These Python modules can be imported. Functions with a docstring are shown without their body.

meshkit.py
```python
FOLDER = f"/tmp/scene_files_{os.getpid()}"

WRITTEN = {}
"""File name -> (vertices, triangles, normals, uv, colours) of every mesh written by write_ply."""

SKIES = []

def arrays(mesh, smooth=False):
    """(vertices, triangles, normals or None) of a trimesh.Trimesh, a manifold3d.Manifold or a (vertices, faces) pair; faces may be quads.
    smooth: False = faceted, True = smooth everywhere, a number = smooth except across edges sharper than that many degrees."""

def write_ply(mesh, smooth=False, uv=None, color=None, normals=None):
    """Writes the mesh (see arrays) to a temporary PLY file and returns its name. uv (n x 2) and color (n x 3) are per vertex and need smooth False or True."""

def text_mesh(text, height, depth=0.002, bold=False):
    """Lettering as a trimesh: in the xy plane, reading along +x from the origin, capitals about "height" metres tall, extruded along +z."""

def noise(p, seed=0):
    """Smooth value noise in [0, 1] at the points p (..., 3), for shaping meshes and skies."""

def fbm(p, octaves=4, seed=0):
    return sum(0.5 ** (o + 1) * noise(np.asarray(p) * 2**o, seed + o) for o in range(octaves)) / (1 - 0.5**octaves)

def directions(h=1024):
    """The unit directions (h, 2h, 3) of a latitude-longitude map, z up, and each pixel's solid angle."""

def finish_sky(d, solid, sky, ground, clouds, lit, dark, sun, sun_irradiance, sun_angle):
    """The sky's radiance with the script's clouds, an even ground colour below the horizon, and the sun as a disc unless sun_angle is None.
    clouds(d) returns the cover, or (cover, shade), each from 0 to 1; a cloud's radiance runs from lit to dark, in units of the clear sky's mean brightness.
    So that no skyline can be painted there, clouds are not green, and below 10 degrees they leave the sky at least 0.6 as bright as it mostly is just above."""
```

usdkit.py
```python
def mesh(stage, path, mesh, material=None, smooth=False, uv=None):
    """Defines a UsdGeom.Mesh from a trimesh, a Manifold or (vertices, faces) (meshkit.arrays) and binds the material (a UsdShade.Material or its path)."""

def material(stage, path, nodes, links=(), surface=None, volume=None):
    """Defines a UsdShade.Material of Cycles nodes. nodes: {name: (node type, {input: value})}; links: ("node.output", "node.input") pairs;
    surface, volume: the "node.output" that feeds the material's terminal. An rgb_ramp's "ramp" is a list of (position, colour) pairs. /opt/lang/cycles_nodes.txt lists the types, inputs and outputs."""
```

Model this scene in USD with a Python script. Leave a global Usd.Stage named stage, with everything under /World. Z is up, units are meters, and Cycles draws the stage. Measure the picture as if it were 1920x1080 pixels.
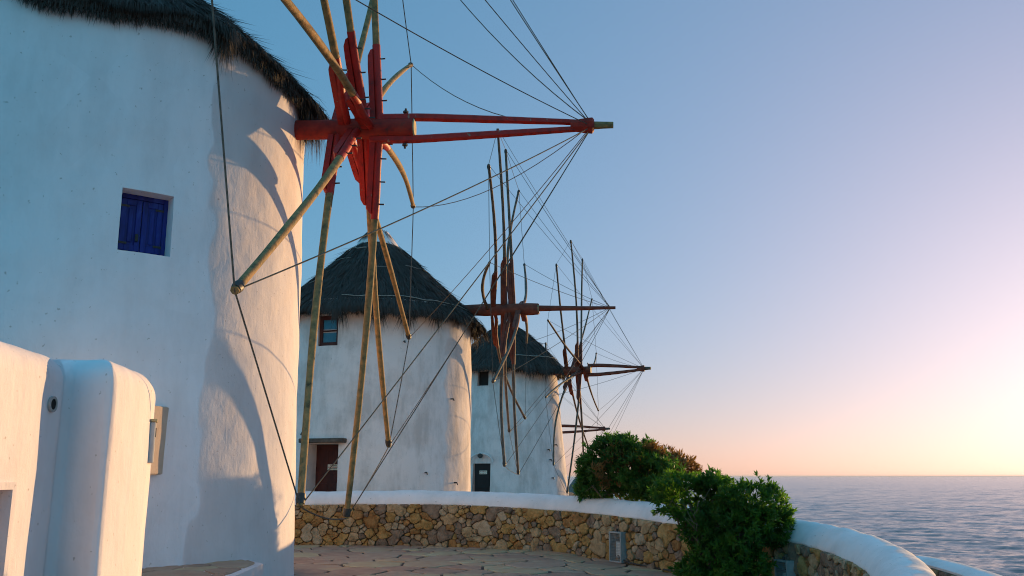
import math, random
import numpy as np, trimesh, shapely, shapely.affinity
from shapely.geometry import Polygon, LineString, Point
from scipy.spatial import Delaunay
import usdkit, meshkit
from pxr import Usd, UsdGeom, UsdLux, UsdShade, Gf, Sdf

random.seed(4)
rng = np.random.default_rng(4)
stage = Usd.Stage.CreateInMemory()
UsdGeom.SetStageUpAxis(stage, 'Z')
UsdGeom.SetStageMetersPerUnit(stage, 1.0)
stage.SetDefaultPrim(UsdGeom.Xform.Define(stage, '/World').GetPrim())
UsdGeom.Scope.Define(stage, '/World/Looks')

# ------------------------------------------------------------------ camera, sky, sun, exposure
F, EYE = 1700.0, 1.6
PITCH = math.atan(353 / F)
cam = UsdGeom.Camera.Define(stage, '/World/camera')
cam.CreateHorizontalApertureAttr(36.0)
cam.CreateFocalLengthAttr(36.0 * F / 1920)
cam.CreateClippingRangeAttr((0.05, 200000.0))
cam.CreateFStopAttr(0.0)
cam.CreateExposureAttr(1.22)
cam.AddTranslateOp().Set((0, 0, EYE))
cam.AddRotateXOp().Set(90 + math.degrees(PITCH))

SUN_AZ, SUN_EL = math.radians(37.5), math.radians(4.6)
S = np.array([math.sin(SUN_AZ) * math.cos(SUN_EL), math.cos(SUN_AZ) * math.cos(SUN_EL), math.sin(SUN_EL)])
usdkit.material(stage, '/World/Looks/sky', {
    'sky': ('sky_texture', {'sky_type': 'single_scattering', 'sun_disc': False, 'sun_elevation': SUN_EL, 'sun_rotation': SUN_AZ,
                            'altitude': 100.0, 'air_density': 1.0, 'aerosol_density': 1.2, 'ozone_density': 7.5}),
    'soft': ('gamma', {'gamma': 0.42}), 'rich': ('hsv', {'saturation': 1.07}), 'tint': ('mix', {'mix_type': 'multiply', 'fac': 1.0, 'color2': (2.02, 1.37, 1.20)}),
    'bg': ('background_shader', {'strength': 0.15})}, [('sky.color', 'soft.color'), ('soft.color', 'rich.color'), ('rich.color', 'tint.color1'), ('tint.color', 'bg.color')], surface='bg.background')
dome = UsdLux.DomeLight.Define(stage, '/World/sky')
UsdShade.MaterialBindingAPI.Apply(dome.GetPrim()).Bind(UsdShade.Material.Get(stage, '/World/Looks/sky'))
dome.GetPrim().SetCustomDataByKey('kind', 'structure')
sun = UsdLux.DistantLight.Define(stage, '/World/sun')
sun.CreateIntensityAttr(0.58)
sun.CreateAngleAttr(0.5)
sun.CreateNormalizeAttr(True)
sun.CreateColorAttr((1.0, 0.61, 0.26))
sun.AddRotateZOp().Set(-math.degrees(SUN_AZ))
sun.AddRotateXOp().Set(-(90 - math.degrees(SUN_EL)))


# ------------------------------------------------------------------ helpers
def at(px, py, Y):
    """A point of the place from where it stands in the photograph (1920 x 1080) and its distance Y."""
    v = 540 - py
    yd, zd = F * math.cos(PITCH) - v * math.sin(PITCH), F * math.sin(PITCH) + v * math.cos(PITCH)
    return np.array([(px - 960) / yd * Y, Y, EYE + zd / yd * Y])


def nv(v):
    v = np.asarray(v, float)
    return v / np.linalg.norm(v)


used = {}


def path_for(name, parent):
    root = str(parent.GetPath()) if parent is not None else '/World'
    k = used.get((root, name), -1) + 1
    used[root, name] = k
    return f'{root}/{name}' + (f'_{k:03d}' if k else '')


def tag(o, label=None, cat=None, group=None, kind=None):
    p = o.GetPrim() if hasattr(o, 'GetPrim') else o
    for k, v in (('label', label), ('category', cat), ('group', group), ('kind', kind)):
        if v:
            p.SetCustomDataByKey(k, v)
    return p


def thing(name, label, cat, group=None, loc=(0, 0, 0)):
    x = UsdGeom.Xform.Define(stage, path_for(name, None))
    if any(loc):
        x.AddTranslateOp().Set(tuple(map(float, loc)))
    return tag(x, label, cat, group)


def obj(name, mesh, mat, parent=None, smooth=False, **kw):
    m = usdkit.mesh(stage, path_for(name, parent), mesh, '/World/Looks/' + mat, smooth=smooth)
    if kw:
        tag(m, **kw)
    return m.GetPrim()


def group(name, parent):
    return UsdGeom.Xform.Define(stage, path_for(name, parent)).GetPrim()


def cat(ms):
    return trimesh.util.concatenate([m if isinstance(m, trimesh.Trimesh) else trimesh.Trimesh(*m, process=False) for m in ms])


def tube(pts, rad, n=8, cap=True):
    pts = np.asarray(pts, float)
    rad = np.broadcast_to(np.asarray(rad, float), (len(pts),))
    tan = np.gradient(pts, axis=0)
    tan /= np.linalg.norm(tan, axis=1, keepdims=True)
    ref = np.array([0, 0, 1.0]) if abs(tan[0][2]) < .9 else np.array([1.0, 0, 0])
    V, a = [], np.arange(n) / n * 2 * np.pi
    for p, t, r in zip(pts, tan, rad):
        u = nv(ref - t * (ref @ t))
        w = np.cross(t, u)
        ref = u
        V.append(p + r * (np.cos(a)[:, None] * u + np.sin(a)[:, None] * w))
    V = np.vstack(V)
    Fs = []
    for i in range(len(pts) - 1):
        for j in range(n):
            A, B = i * n + j, i * n + (j + 1) % n
            Fs += [[A, B, B + n], [A, B + n, A + n]]
    if cap:
        c0, c1 = len(V), len(V) + 1
        V = np.vstack([V, pts[0], pts[-1]])
        e = (len(pts) - 1) * n
        for j in range(n):
            Fs += [[c0, (j + 1) % n, j], [c1, e + j, e + (j + 1) % n]]
    return trimesh.Trimesh(V, np.array(Fs), process=False)


def obox(c, ax, half, ch=0.0):
    """A box with centre c, axes ax (3 rows) and half sizes, its edges chamfered by ch."""
    import manifold3d as m3
    h = np.asarray(half, float)
    if ch:
        P = []
        for s in np.ndindex(2, 2, 2):
            s = np.array(s) * 2 - 1
            for k in range(3):
                q = h - ch
                q[k] = h[k]
                P.append(s * q)
        m = trimesh.convex.convex_hull(np.array(P))
        v, f = np.array(m.vertices), np.array(m.faces)
    else:
        m = trimesh.creation.box(2 * h)
        v, f = np.array(m.vertices), np.array(m.faces)
    A = np.asarray(ax, float)
    if np.linalg.det(A) < 0:
        f = f[:, ::-1]
    return trimesh.Trimesh(np.asarray(c) + v @ A, f, process=False)


def aabox(lo, hi, ch=0.0):
    lo, hi = np.array(lo, float), np.array(hi, float)
    return obox((lo + hi) / 2, np.eye(3), (hi - lo) / 2, ch)


def spline(P, n):
    """Catmull-Rom through the rows of P, n points."""
    from scipy.interpolate import CubicSpline, PchipInterpolator
    P = np.asarray(P, float)
    d = np.r_[0, np.cumsum(np.linalg.norm(np.diff(P, axis=0), axis=1) ** .5)]
    return CubicSpline(d, P)(np.linspace(0, d[-1], n))


# ------------------------------------------------------------------ materials
def mat(name, stops, scale=4.0, rough=0.85, bump=0.0, bscale=30.0, stretch=(1, 1, 1), detail=5.0, spec=0.3, coord='position', island=0.0, extra=None, bdist=0.02):
    """A principled material whose colour runs through stops after a noise, with a fine bump."""
    nodes = {'g': ('geometry', {}), 'tc': ('texture_coordinate', {}), 'm': ('mapping', {'scale': tuple(stretch)}),
             'n': ('noise_texture', {'scale': scale, 'detail': detail, 'roughness': 0.62}),
             'r': ('rgb_ramp', {'ramp': stops}),
             'n2': ('noise_texture', {'scale': bscale, 'detail': 6.0, 'roughness': 0.65}),
             'b': ('bump', {'strength': bump, 'distance': bdist}),
             'p': ('principled_bsdf', {'roughness': rough, 'specular_ior_level': spec})}
    src = 'g.position' if coord == 'position' else 'tc.object'
    links = [(src, 'm.vector'), ('m.vector', 'n.vector'), (src, 'n2.vector')]
    fac = 'n.fac'
    if island:
        nodes['mx'] = ('mix_float', {'fac': island})
        links += [('n.fac', 'mx.a'), ('g.random_per_island', 'mx.b')]
        fac = 'mx.result'
    links += [(fac, 'r.fac'), ('r.color', 'p.base_color')]
    if bump:
        links += [('n2.fac', 'b.height'), ('b.normal', 'p.normal')]
    return usdkit.material(stage, '/World/Looks/' + name, nodes, links, surface='p.BSDF')


def plaster(name, clean, stain, amount, bump=0.25, streak=1.0):
    """Lime wash: faint vertical streaks, blotches of wear, trowel unevenness and grain."""
    nodes = {'g': ('geometry', {}), 'm': ('mapping', {'scale': (1.0, 1.0, 0.22)}),
             'ns': ('noise_texture', {'scale': 2.2, 'detail': 7.0, 'roughness': 0.68}),
             'nb': ('noise_texture', {'scale': 0.7, 'detail': 6.0, 'roughness': 0.7}),
             'mul': ('math', {'math_type': 'multiply'}),
             'r': ('rgb_ramp', {'ramp': [(0.0, clean), (0.2, clean), (0.20 + 0.35 / max(amount, .01) * .25, stain), (1.0, stain)]}),
             'n1': ('noise_texture', {'scale': 2.6, 'detail': 3.0, 'roughness': 0.5}),
             'mb': ('mapping', {'scale': (1.0, 1.0, 0.35)}),
             'n3': ('noise_texture', {'scale': 13.0, 'detail': 4.0, 'roughness': 0.6, 'distortion': 0.6}),
             'n2': ('noise_texture', {'scale': 55.0, 'detail': 6.0, 'roughness': 0.65}),
             'add': ('math', {'math_type': 'multiply_add', 'value2': 0.10}),
             'add3': ('math', {'math_type': 'multiply_add', 'value2': 0.28}),
             'vd': ('voronoi_texture', {'scale': 1.9, 'feature': 'f1'}),
             'vp': ('mapping', {'scale': (1.0, 1.0, 0.6)}),
             'vb': ('rgb_to_bw', {}), 'vr': ('map_range', {'from_min': 0.0, 'from_max': 1.0, 'to_min': 0.955, 'to_max': 1.0}),
             'spk': ('noise_texture', {'scale': 20.0, 'detail': 2.0, 'roughness': 0.5}),
             'spr': ('rgb_ramp', {'ramp': [(0.0, (.62, .58, .54)), (0.262, (.7, .67, .63)), (0.285, (1, 1, 1)), (1.0, (1, 1, 1))]}),
             'mx1': ('mix', {'mix_type': 'multiply', 'fac': 1.0}), 'mx2': ('mix', {'mix_type': 'multiply', 'fac': 1.0}),
             'b': ('bump', {'strength': bump, 'distance': 0.06}),
             'p': ('principled_bsdf', {'roughness': 0.9, 'specular_ior_level': 0.2})}
    links = [('g.position', 'm.vector'), ('m.vector', 'ns.vector'), ('g.position', 'nb.vector'), ('g.position', 'n1.vector'), ('g.position', 'n2.vector'),
             ('g.position', 'mb.vector'), ('mb.vector', 'n3.vector'), ('g.position', 'vp.vector'), ('vp.vector', 'vd.vector'), ('vd.color', 'vb.color'), ('vb.val', 'vr.value'),
             ('g.position', 'spk.vector'), ('spk.fac', 'spr.fac'),
             ('ns.fac', 'mul.value1'), ('nb.fac', 'mul.value2'), ('mul.value', 'r.fac'), ('r.color', 'mx1.color1'), ('vr.result', 'mx1.color2'), ('mx1.color', 'mx2.color1'), ('spr.color', 'mx2.color2'), ('mx2.color', 'p.base_color'),
             ('n3.fac', 'add3.value1'), ('n1.fac', 'add3.value3'), ('add3.value', 'add.value3'), ('n2.fac', 'add.value1'), ('add.value', 'b.height'), ('b.normal', 'p.normal')]
    return usdkit.material(stage, '/World/Looks/' + name, nodes, links, surface='p.BSDF')


plaster('plaster_fresh', (.86, .785, .79), (.78, .70, .70), 0.55, 0.34)
plaster('plaster_old', (.88, .775, .735), (.66, .575, .535), 0.66, 0.40)
plaster('plaster_cap', (.88, .775, .745), (.74, .66, .635), 0.5, 0.34)
mat('thatch', [(0, (.04, .033, .028)), (.35, (.10, .08, .065)), (.62, (.20, .16, .12)), (.82, (.36, .28, .19)), (1, (.58, .45, .29))], scale=3.0, rough=.75, island=.72, spec=.35)
mat('thatch_under', [(0, (.02, .017, .014)), (1, (.06, .05, .04))], scale=6, rough=.95)
mat('thatch_gold', [(0, (.10, .06, .03)), (1, (.36, .24, .10))], scale=3, rough=.8, island=.7)
mat('pole_wood', [(.28, (.06, .04, .022)), (.42, (.20, .14, .06)), (.6, (.37, .20, .075)), (.78, (.55, .34, .14))], scale=9, rough=.75, bump=.6, bscale=28, detail=8)
mat('pole_dark', [(.25, (.055, .04, .032)), (.5, (.12, .085, .065)), (.8, (.24, .17, .12))], scale=6, rough=.8, bump=.3, bscale=20, detail=8)
mat('red_paint', [(.25, (.05, .018, .014)), (.36, (.30, .012, .008)), (.55, (.50, .017, .009)), (.64, (.40, .018, .011)), (.68, (.30, .18, .12)), (.76, (.14, .08, .055))], scale=7.5, stretch=(1, 1, .6), rough=.55, bump=.3, bscale=25, detail=9, spec=.4)
mat('red_worn', [(.28, (.045, .018, .015)), (.42, (.28, .016, .010)), (.6, (.38, .028, .013)), (.78, (.075, .03, .02))], scale=7, rough=.7, bump=.4, bscale=22, detail=9)
mat('oxide_paint', [(.25, (.07, .022, .016)), (.5, (.19, .042, .022)), (.8, (.27, .085, .045))], scale=4, rough=.7, bump=.3, bscale=20, detail=8)
mat('cut_wood', [(.3, (.42, .32, .16)), (.7, (.62, .50, .27))], scale=9, rough=.8, bump=.2)
mat('rope', [(.3, (.07, .055, .045)), (.7, (.17, .135, .105))], scale=14, rough=.9)
mat('rope_pale', [(.3, (.30, .27, .22)), (.7, (.5, .45, .38))], scale=14, rough=.9)
mat('iron', [(.3, (.025, .021, .02)), (.7, (.07, .05, .04))], scale=12, rough=.55, spec=.5)
mat('blue_paint', [(.3, (.004, .008, .12)), (.55, (.008, .018, .22)), (.72, (.03, .055, .30))], scale=9, rough=.5, bump=.15, spec=.45, stretch=(1, 1, .3))
mat('brown_paint', [(.3, (.05, .012, .01)), (.7, (.10, .024, .016))], scale=6, rough=.55, bump=.2, stretch=(1, 1, .3))
mat('black_paint', [(.3, (.012, .010, .010)), (.7, (.022, .018, .017))], scale=6, rough=.6)
mat('dark_inside', [(0, (.01, .01, .01)), (1, (.02, .02, .02))], rough=.9)
mat('sign_board', [(.3, (.72, .64, .5)), (.7, (.8, .73, .6))], scale=6, rough=.6)
mat('ink', [(0, (.02, .02, .02)), (1, (.05, .04, .04))], rough=.7)
mat('red_ink', [(0, (.4, .03, .03)), (1, (.5, .05, .04))], rough=.7)
mat('grey_metal', [(.3, (.26, .25, .24)), (.7, (.40, .385, .37))], scale=8, rough=.5, spec=.5)
mat('meter_grey', [(.3, (.42, .42, .43)), (.7, (.52, .52, .53))], scale=8, rough=.5)
mat('lamp_white', [(0, (.75, .74, .7)), (1, (.85, .83, .8))], rough=.35)
mat('mortar', [(.3, (.085, .058, .036)), (.6, (.16, .11, .065)), (.8, (.24, .17, .11))], scale=9, rough=.95, bump=.7, bscale=14, bdist=.05)
mat('lime_joint', [(.3, (.07, .055, .047)), (.7, (.14, .112, .095))], scale=5, rough=.95, bump=.5, bscale=25)
for i, (a, b, c) in enumerate([((.19, .095, .028), (.44, .25, .085), (.58, .37, .16)), ((.20, .12, .06), (.46, .30, .16), (.58, .42, .26)),
                               ((.11, .07, .048), (.26, .175, .12), (.38, .275, .20)), ((.25, .16, .09), (.46, .335, .215), (.58, .45, .32)),
                               ((.15, .068, .024), (.37, .185, .065), (.48, .27, .11))]):
    mat(f'rubble_{"ochre tan brown pale rust".split()[i]}', [(.25, a), (.5, b), (.75, c)], scale=7, rough=.9, bump=.9, bscale=26, detail=9, bdist=.04)
RUB = ['rubble_ochre', 'rubble_tan', 'rubble_brown', 'rubble_pale', 'rubble_rust']
for i, (a, b) in enumerate([((0.462, 0.267, 0.174), (0.5, 0.404, 0.263)), ((0.401, 0.244, 0.174), (0.5, 0.366, 0.258)), ((0.5, 0.305, 0.186), (0.5, 0.458, 0.281)), ((0.34, 0.206, 0.149), (0.5, 0.321, 0.227))]):
    mat(f'flag_{"rose grey warm dark".split()[i]}', [(.3, a), (.7, b)], scale=3.5, rough=.8, bump=.5, bscale=16, detail=8)
FLG = ['flag_rose', 'flag_grey', 'flag_warm', 'flag_dark']
mat('sunlit_beige', [(.3, (.60, .44, .33)), (.7, (.70, .53, .41))], scale=5, rough=.9, bump=.2)  # warm tone puts low sunlight into the colour of one panel
usdkit.material(stage, '/World/Looks/paving', {
    'g': ('geometry', {}), 'v': ('voronoi_texture', {'scale': 1.5, 'feature': 'distance_to_edge'}), 'vc': ('voronoi_texture', {'scale': 1.5}), 'bw': ('rgb_to_bw', {}),
    'r': ('rgb_ramp', {'ramp': [(0, (.36, .28, .23)), (1, (.52, .42, .35))]}), 'e': ('rgb_ramp', {'ramp': [(0, (.25, .22, .2)), (.035, (.3, .27, .25)), (.05, (1, 1, 1)), (1, (1, 1, 1))]}),
    'm': ('mix', {'mix_type': 'multiply', 'fac': 1.0}), 'p': ('principled_bsdf', {'roughness': .85})},
    [('g.position', 'v.vector'), ('g.position', 'vc.vector'), ('vc.color', 'bw.color'), ('bw.val', 'r.fac'), ('v.distance', 'e.fac'), ('r.color', 'm.color1'), ('e.color', 'm.color2'), ('m.color', 'p.base_color')], surface='p.BSDF')
mat('earth', [(.3, (.10, .075, .05)), (.7, (.21, .16, .11))], scale=1.5, rough=.95, bump=.8, bscale=5, bdist=.2)
mat('rock', [(.3, (.10, .08, .065)), (.7, (.22, .18, .145))], scale=.12, rough=.95, bump=.8, bscale=.6, bdist=1.0)
mat('bark', [(.3, (.10, .065, .04)), (.7, (.26, .18, .11))], scale=14, rough=.9, bump=.3)


def leafmat(name, stops, trans):
    usdkit.material(stage, '/World/Looks/' + name, {
        'g': ('geometry', {}), 'n': ('noise_texture', {'scale': 2.2, 'detail': 3.0}), 'mx': ('mix_float', {'fac': .55}),
        'r': ('rgb_ramp', {'ramp': stops}), 'p': ('principled_bsdf', {'roughness': .42, 'specular_ior_level': .4}),
        't': ('translucent_bsdf', {}), 'hs': ('hsv', {'value': 1.5, 'saturation': 1.1}), 'mc': ('mix_closure', {'fac': trans})},
        [('g.position', 'n.vector'), ('n.fac', 'mx.a'), ('g.random_per_island', 'mx.b'), ('mx.result', 'r.fac'), ('r.color', 'p.base_color'),
         ('r.color', 'hs.color'), ('hs.color', 't.color'), ('p.BSDF', 'mc.closure1'), ('t.BSDF', 'mc.closure2')], surface='mc.closure')


leafmat('leaf_green', [(.2, (.06, .14, .024)), (.45, (.20, .36, .045)), (.75, (.50, .58, .10))], .58)
leafmat('leaf_dark', [(.2, (.055, .135, .027)), (.5, (.16, .30, .042)), (.8, (.40, .48, .07))], .55)
leafmat('leaf_dry', [(.2, (.22, .12, .04)), (.5, (.48, .32, .11)), (.8, (.68, .52, .24))], .45)
leafmat('leaf_grass', [(.2, (.06, .07, .02)), (.8, (.16, .14, .05))], .3)
usdkit.material(stage, '/World/Looks/pane', {
    'fr': ('fresnel', {'IOR': 1.6}), 't': ('transparent_bsdf', {'color': (.55, .7, .8)}), 'g': ('glossy_bsdf', {'roughness': .04}), 'm': ('mix_closure', {})},
    [('fr.fac', 'm.fac'), ('t.BSDF', 'm.closure1'), ('g.BSDF', 'm.closure2')], surface='m.closure')
usdkit.material(stage, '/World/Looks/water', {
    'g': ('geometry', {}), 'm1': ('mapping', {'scale': (.55, 1.0, 1.0), 'rotation': (0, 0, .35)}),
    'n1': ('noise_texture', {'scale': .30, 'detail': 6.0, 'roughness': .62, 'distortion': .3}), 'n2': ('noise_texture', {'scale': 1.1, 'detail': 5.0, 'roughness': .6}),
    'ad': ('math', {'math_type': 'multiply_add', 'value2': .28}), 'b': ('bump', {'strength': .8, 'distance': .4}),
    'p': ('principled_bsdf', {'base_color': (.17, .135, .125), 'roughness': .2, 'ior': 1.33, 'specular_ior_level': .5})},
    [('g.position', 'm1.vector'), ('m1.vector', 'n1.vector'), ('m1.vector', 'n2.vector'), ('n2.fac', 'ad.value1'), ('n1.fac', 'ad.value3'), ('ad.value', 'b.height'), ('b.normal', 'p.normal')],
    surface='p.BSDF')

# ------------------------------------------------------------------ ground, terrain, sea
SEA = -7.0
wall_px = [(180, 948, 23.0), (440, 948, 22.5), (550, 948, 22.1), (750, 946, 21.9), (900, 949, 21.3), (1030, 957, 20.2), (1150, 968, 18.7), (1280, 986, 17.0),
           (1380, 999, 16.0), (1450, 1010, 15.2), (1530, 1030, 14.0), (1592, 1052, 12.9), (1632, 1080, 11.7), (1655, 1125, 10.2), (1640, 1190, 8.5), (1560, 1330, 6.4)]
WP = spline([at(*p) for p in wall_px], 700)             # front top edge of the stones
_d = np.r_[0, np.cumsum(np.linalg.norm(np.diff(WP[:, :2], axis=0), axis=1))]
WL = _d[-1]
_u = np.linspace(0, WL, 900)
WP = np.stack([np.interp(_u, _d, WP[:, k]) for k in range(3)], 1)
_t = np.gradient(WP[:, :2], axis=0)
_t /= np.linalg.norm(_t, axis=1, keepdims=True)
WN = np.stack([_t[:, 1], -_t[:, 0]], 1)                 # towards the plaza


def wall_at(u, off=0.0):
    """(x, y, top z) on the stone wall's front line at length u, moved off towards the plaza."""
    p = np.stack([np.interp(u, _u, WP[:, k]) for k in range(3)], -1)
    n = np.stack([np.interp(u, _u, WN[:, k]) for k in range(2)], -1)
    q = p.copy()
    q[..., :2] += n * np.asarray(off)[..., None] if np.ndim(off) else n * off
    return q


def plaza_z(x, y):
    return -0.07 * np.maximum(0, np.asarray(x) - 1.0)


inner = Polygon(np.vstack([wall_at(_u[::9], -0.25)[:, :2], [[-3, 0], [-3, -14], [-26, -14], [-26, 24]]])).buffer(0)
coast = Polygon([(-220, -60), (6.5, -60), (5.2, 0), (4.6, 8), (5.3, 12), (5.5, 15), (5.2, 18), (5.3, 22), (5.4, 30), (5.8, 46), (6.5, 60), (5, 76), (-6, 96), (-60, 120), (-220, 150)])


def field(xs, ys, fz):
    X, Y = np.meshgrid(xs, ys, indexing='ij')
    Z = fz(X, Y)
    i = np.arange(X.size).reshape(X.shape)
    q = np.stack([i[:-1, :-1], i[1:, :-1], i[1:, 1:], i[:-1, 1:]], -1).reshape(-1, 4)
    return np.stack([X, Y, Z], -1).reshape(-1, 3), q


def terrain_z(X, Y):
    P = shapely.points(X.ravel(), Y.ravel())
    out = shapely.distance(P, coast)
    pin = shapely.contains(inner, P)
    n = meshkit.fbm(np.stack([X.ravel() * .25, Y.ravel() * .25, 0 * X.ravel()], -1), 4, 3) - .5
    z = 0.30 + n * .25
    far = np.clip(np.hypot(X.ravel(), Y.ravel()) / 60 - 1, 0, 3)
    z = z - np.where(out > 0, np.minimum(out * 1.15, 11) + n * np.minimum(out, 4) * .5, 0)
    z = np.where(pin, plaza_z(X.ravel(), 0) - .22, z)
    return z.reshape(X.shape)


xs = np.unique(np.r_[np.linspace(-220, -30, 40), np.linspace(-30, 22, 150)])
ys = np.unique(np.r_[np.linspace(-60, 0, 20), np.linspace(0, 30, 110), np.linspace(30, 170, 80)])
obj('ground', field(xs, ys, terrain_z), 'earth', smooth=True, kind='structure', label='dry earth headland behind the stone wall, falling to the sea')

pb = inner.buffer(-0.02)
px_ = [np.array(pb.exterior.segmentize(.5).coords)[:-1]]
gx, gy = np.meshgrid(np.arange(-26, 6, .6), np.arange(-14, 24, .6))
gp = np.stack([gx.ravel(), gy.ravel()], 1)
px_.append(gp[shapely.contains(pb.buffer(-.2), shapely.points(gp))])
P2 = np.vstack(px_)
T = Delaunay(P2).simplices
T = T[shapely.contains(pb, shapely.points(P2[T].mean(1)))]
e = np.cross(P2[T[:, 1]] - P2[T[:, 0]], P2[T[:, 2]] - P2[T[:, 0]])
T[e < 0] = T[e < 0][:, ::-1]
plaza = obj('plaza', (np.c_[P2, plaza_z(P2[:, 0], 0)], T), 'lime_joint', kind='structure', label='irregular flagstone paving in front of the stone wall')


def stone_polys(region, radii, seed, squash=1.0):
    """Cells of irregular stones of mixed size that fill region: circles of the given radii thrown without overlap, and their power diagram."""
    g = np.random.default_rng(seed)
    region = shapely.affinity.scale(region, 1 / squash, 1, origin=(0, 0))
    x0, y0, x1, y1 = region.bounds
    C = np.zeros((0, 3))
    for r, n in radii:
        for _ in range(n):
            p = np.array([g.uniform(x0, x1), g.uniform(y0, y1)])
            rr = r * g.uniform(.85, 1.15)
            if len(C) and (np.hypot(C[:, 0] - p[0], C[:, 1] - p[1]) < (C[:, 2] + rr)).any():
                continue
            if region.buffer(-rr * .35).contains(Point(p)):
                C = np.vstack([C, [*p, rr]])
    out = []
    for i, (x, y, r) in enumerate(C):
        R = 4 * radii[0][0]
        poly = np.array([[x - R, y - R], [x + R, y - R], [x + R, y + R], [x - R, y + R]])
        d = np.hypot(C[:, 0] - x, C[:, 1] - y)
        for j in np.argsort(d)[1:50]:
            n = C[j, :2] - C[i, :2]
            c = (C[j, :2] @ C[j, :2] - C[i, :2] @ C[i, :2] + r * r - C[j, 2] ** 2) / 2
            s = poly @ n - c
            if (s <= 0).all():
                continue
            new = []
            for a in range(len(poly)):
                b = (a + 1) % len(poly)
                if s[a] <= 0:
                    new.append(poly[a])
                if (s[a] < 0) != (s[b] < 0):
                    new.append(poly[a] + (poly[b] - poly[a]) * s[a] / (s[a] - s[b]))
            poly = np.array(new)
            if len(poly) < 3:
                break
        if len(poly) >= 3:
            q = Polygon(poly).intersection(region)
            if q.geom_type == 'Polygon' and q.area > 1e-4:
                out.append(shapely.affinity.scale(q, squash, 1, origin=(0, 0)))
    return out


def merge_cells(cells, targets, seed):
    """Joins neighbouring cells into larger angular stones; targets: (area, share of the cells that seed one)."""
    g = np.random.default_rng(seed)
    tree, taken, out = shapely.STRtree(cells), np.zeros(len(cells), bool), []
    for k in g.permutation(len(cells)):
        if taken[k]:
            continue
        cur, r, goal = cells[k], g.uniform(), 0
        taken[k] = True
        for area, share in targets:
            if r < share:
                goal = area * g.uniform(.6, 1.4)
                break
            r -= share
        grown = True
        while cur.area < goal and grown:
            grown, best = False, None
            for q in tree.query(cur.buffer(.002)):
                if taken[q]:
                    continue
                u = shapely.union_all([cur.buffer(.0005), cells[q].buffer(.0005)])
                if u.geom_type == 'Polygon':
                    sol = u.area / u.convex_hull.area
                    if sol > .88 and u.area < goal * 1.5 and (best is None or sol > best[0]):
                        best = (sol, q, u)
            if best:
                cur, grown = best[2], True
                taken[best[1]] = True
        out.append(cur)
    return out


def outline(poly, joint, rnd, step):
    q = poly.buffer(-joint - rnd, join_style=2).buffer(rnd, quad_segs=2).simplify(.006)
    if q.is_empty or q.geom_type != 'Polygon':
        return None
    n = max(7, min(22, int(q.length / step)))
    r = shapely.geometry.polygon.orient(q).exterior
    return np.array([r.interpolate(k / n, normalized=True).coords[0] for k in range(n)])


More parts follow.
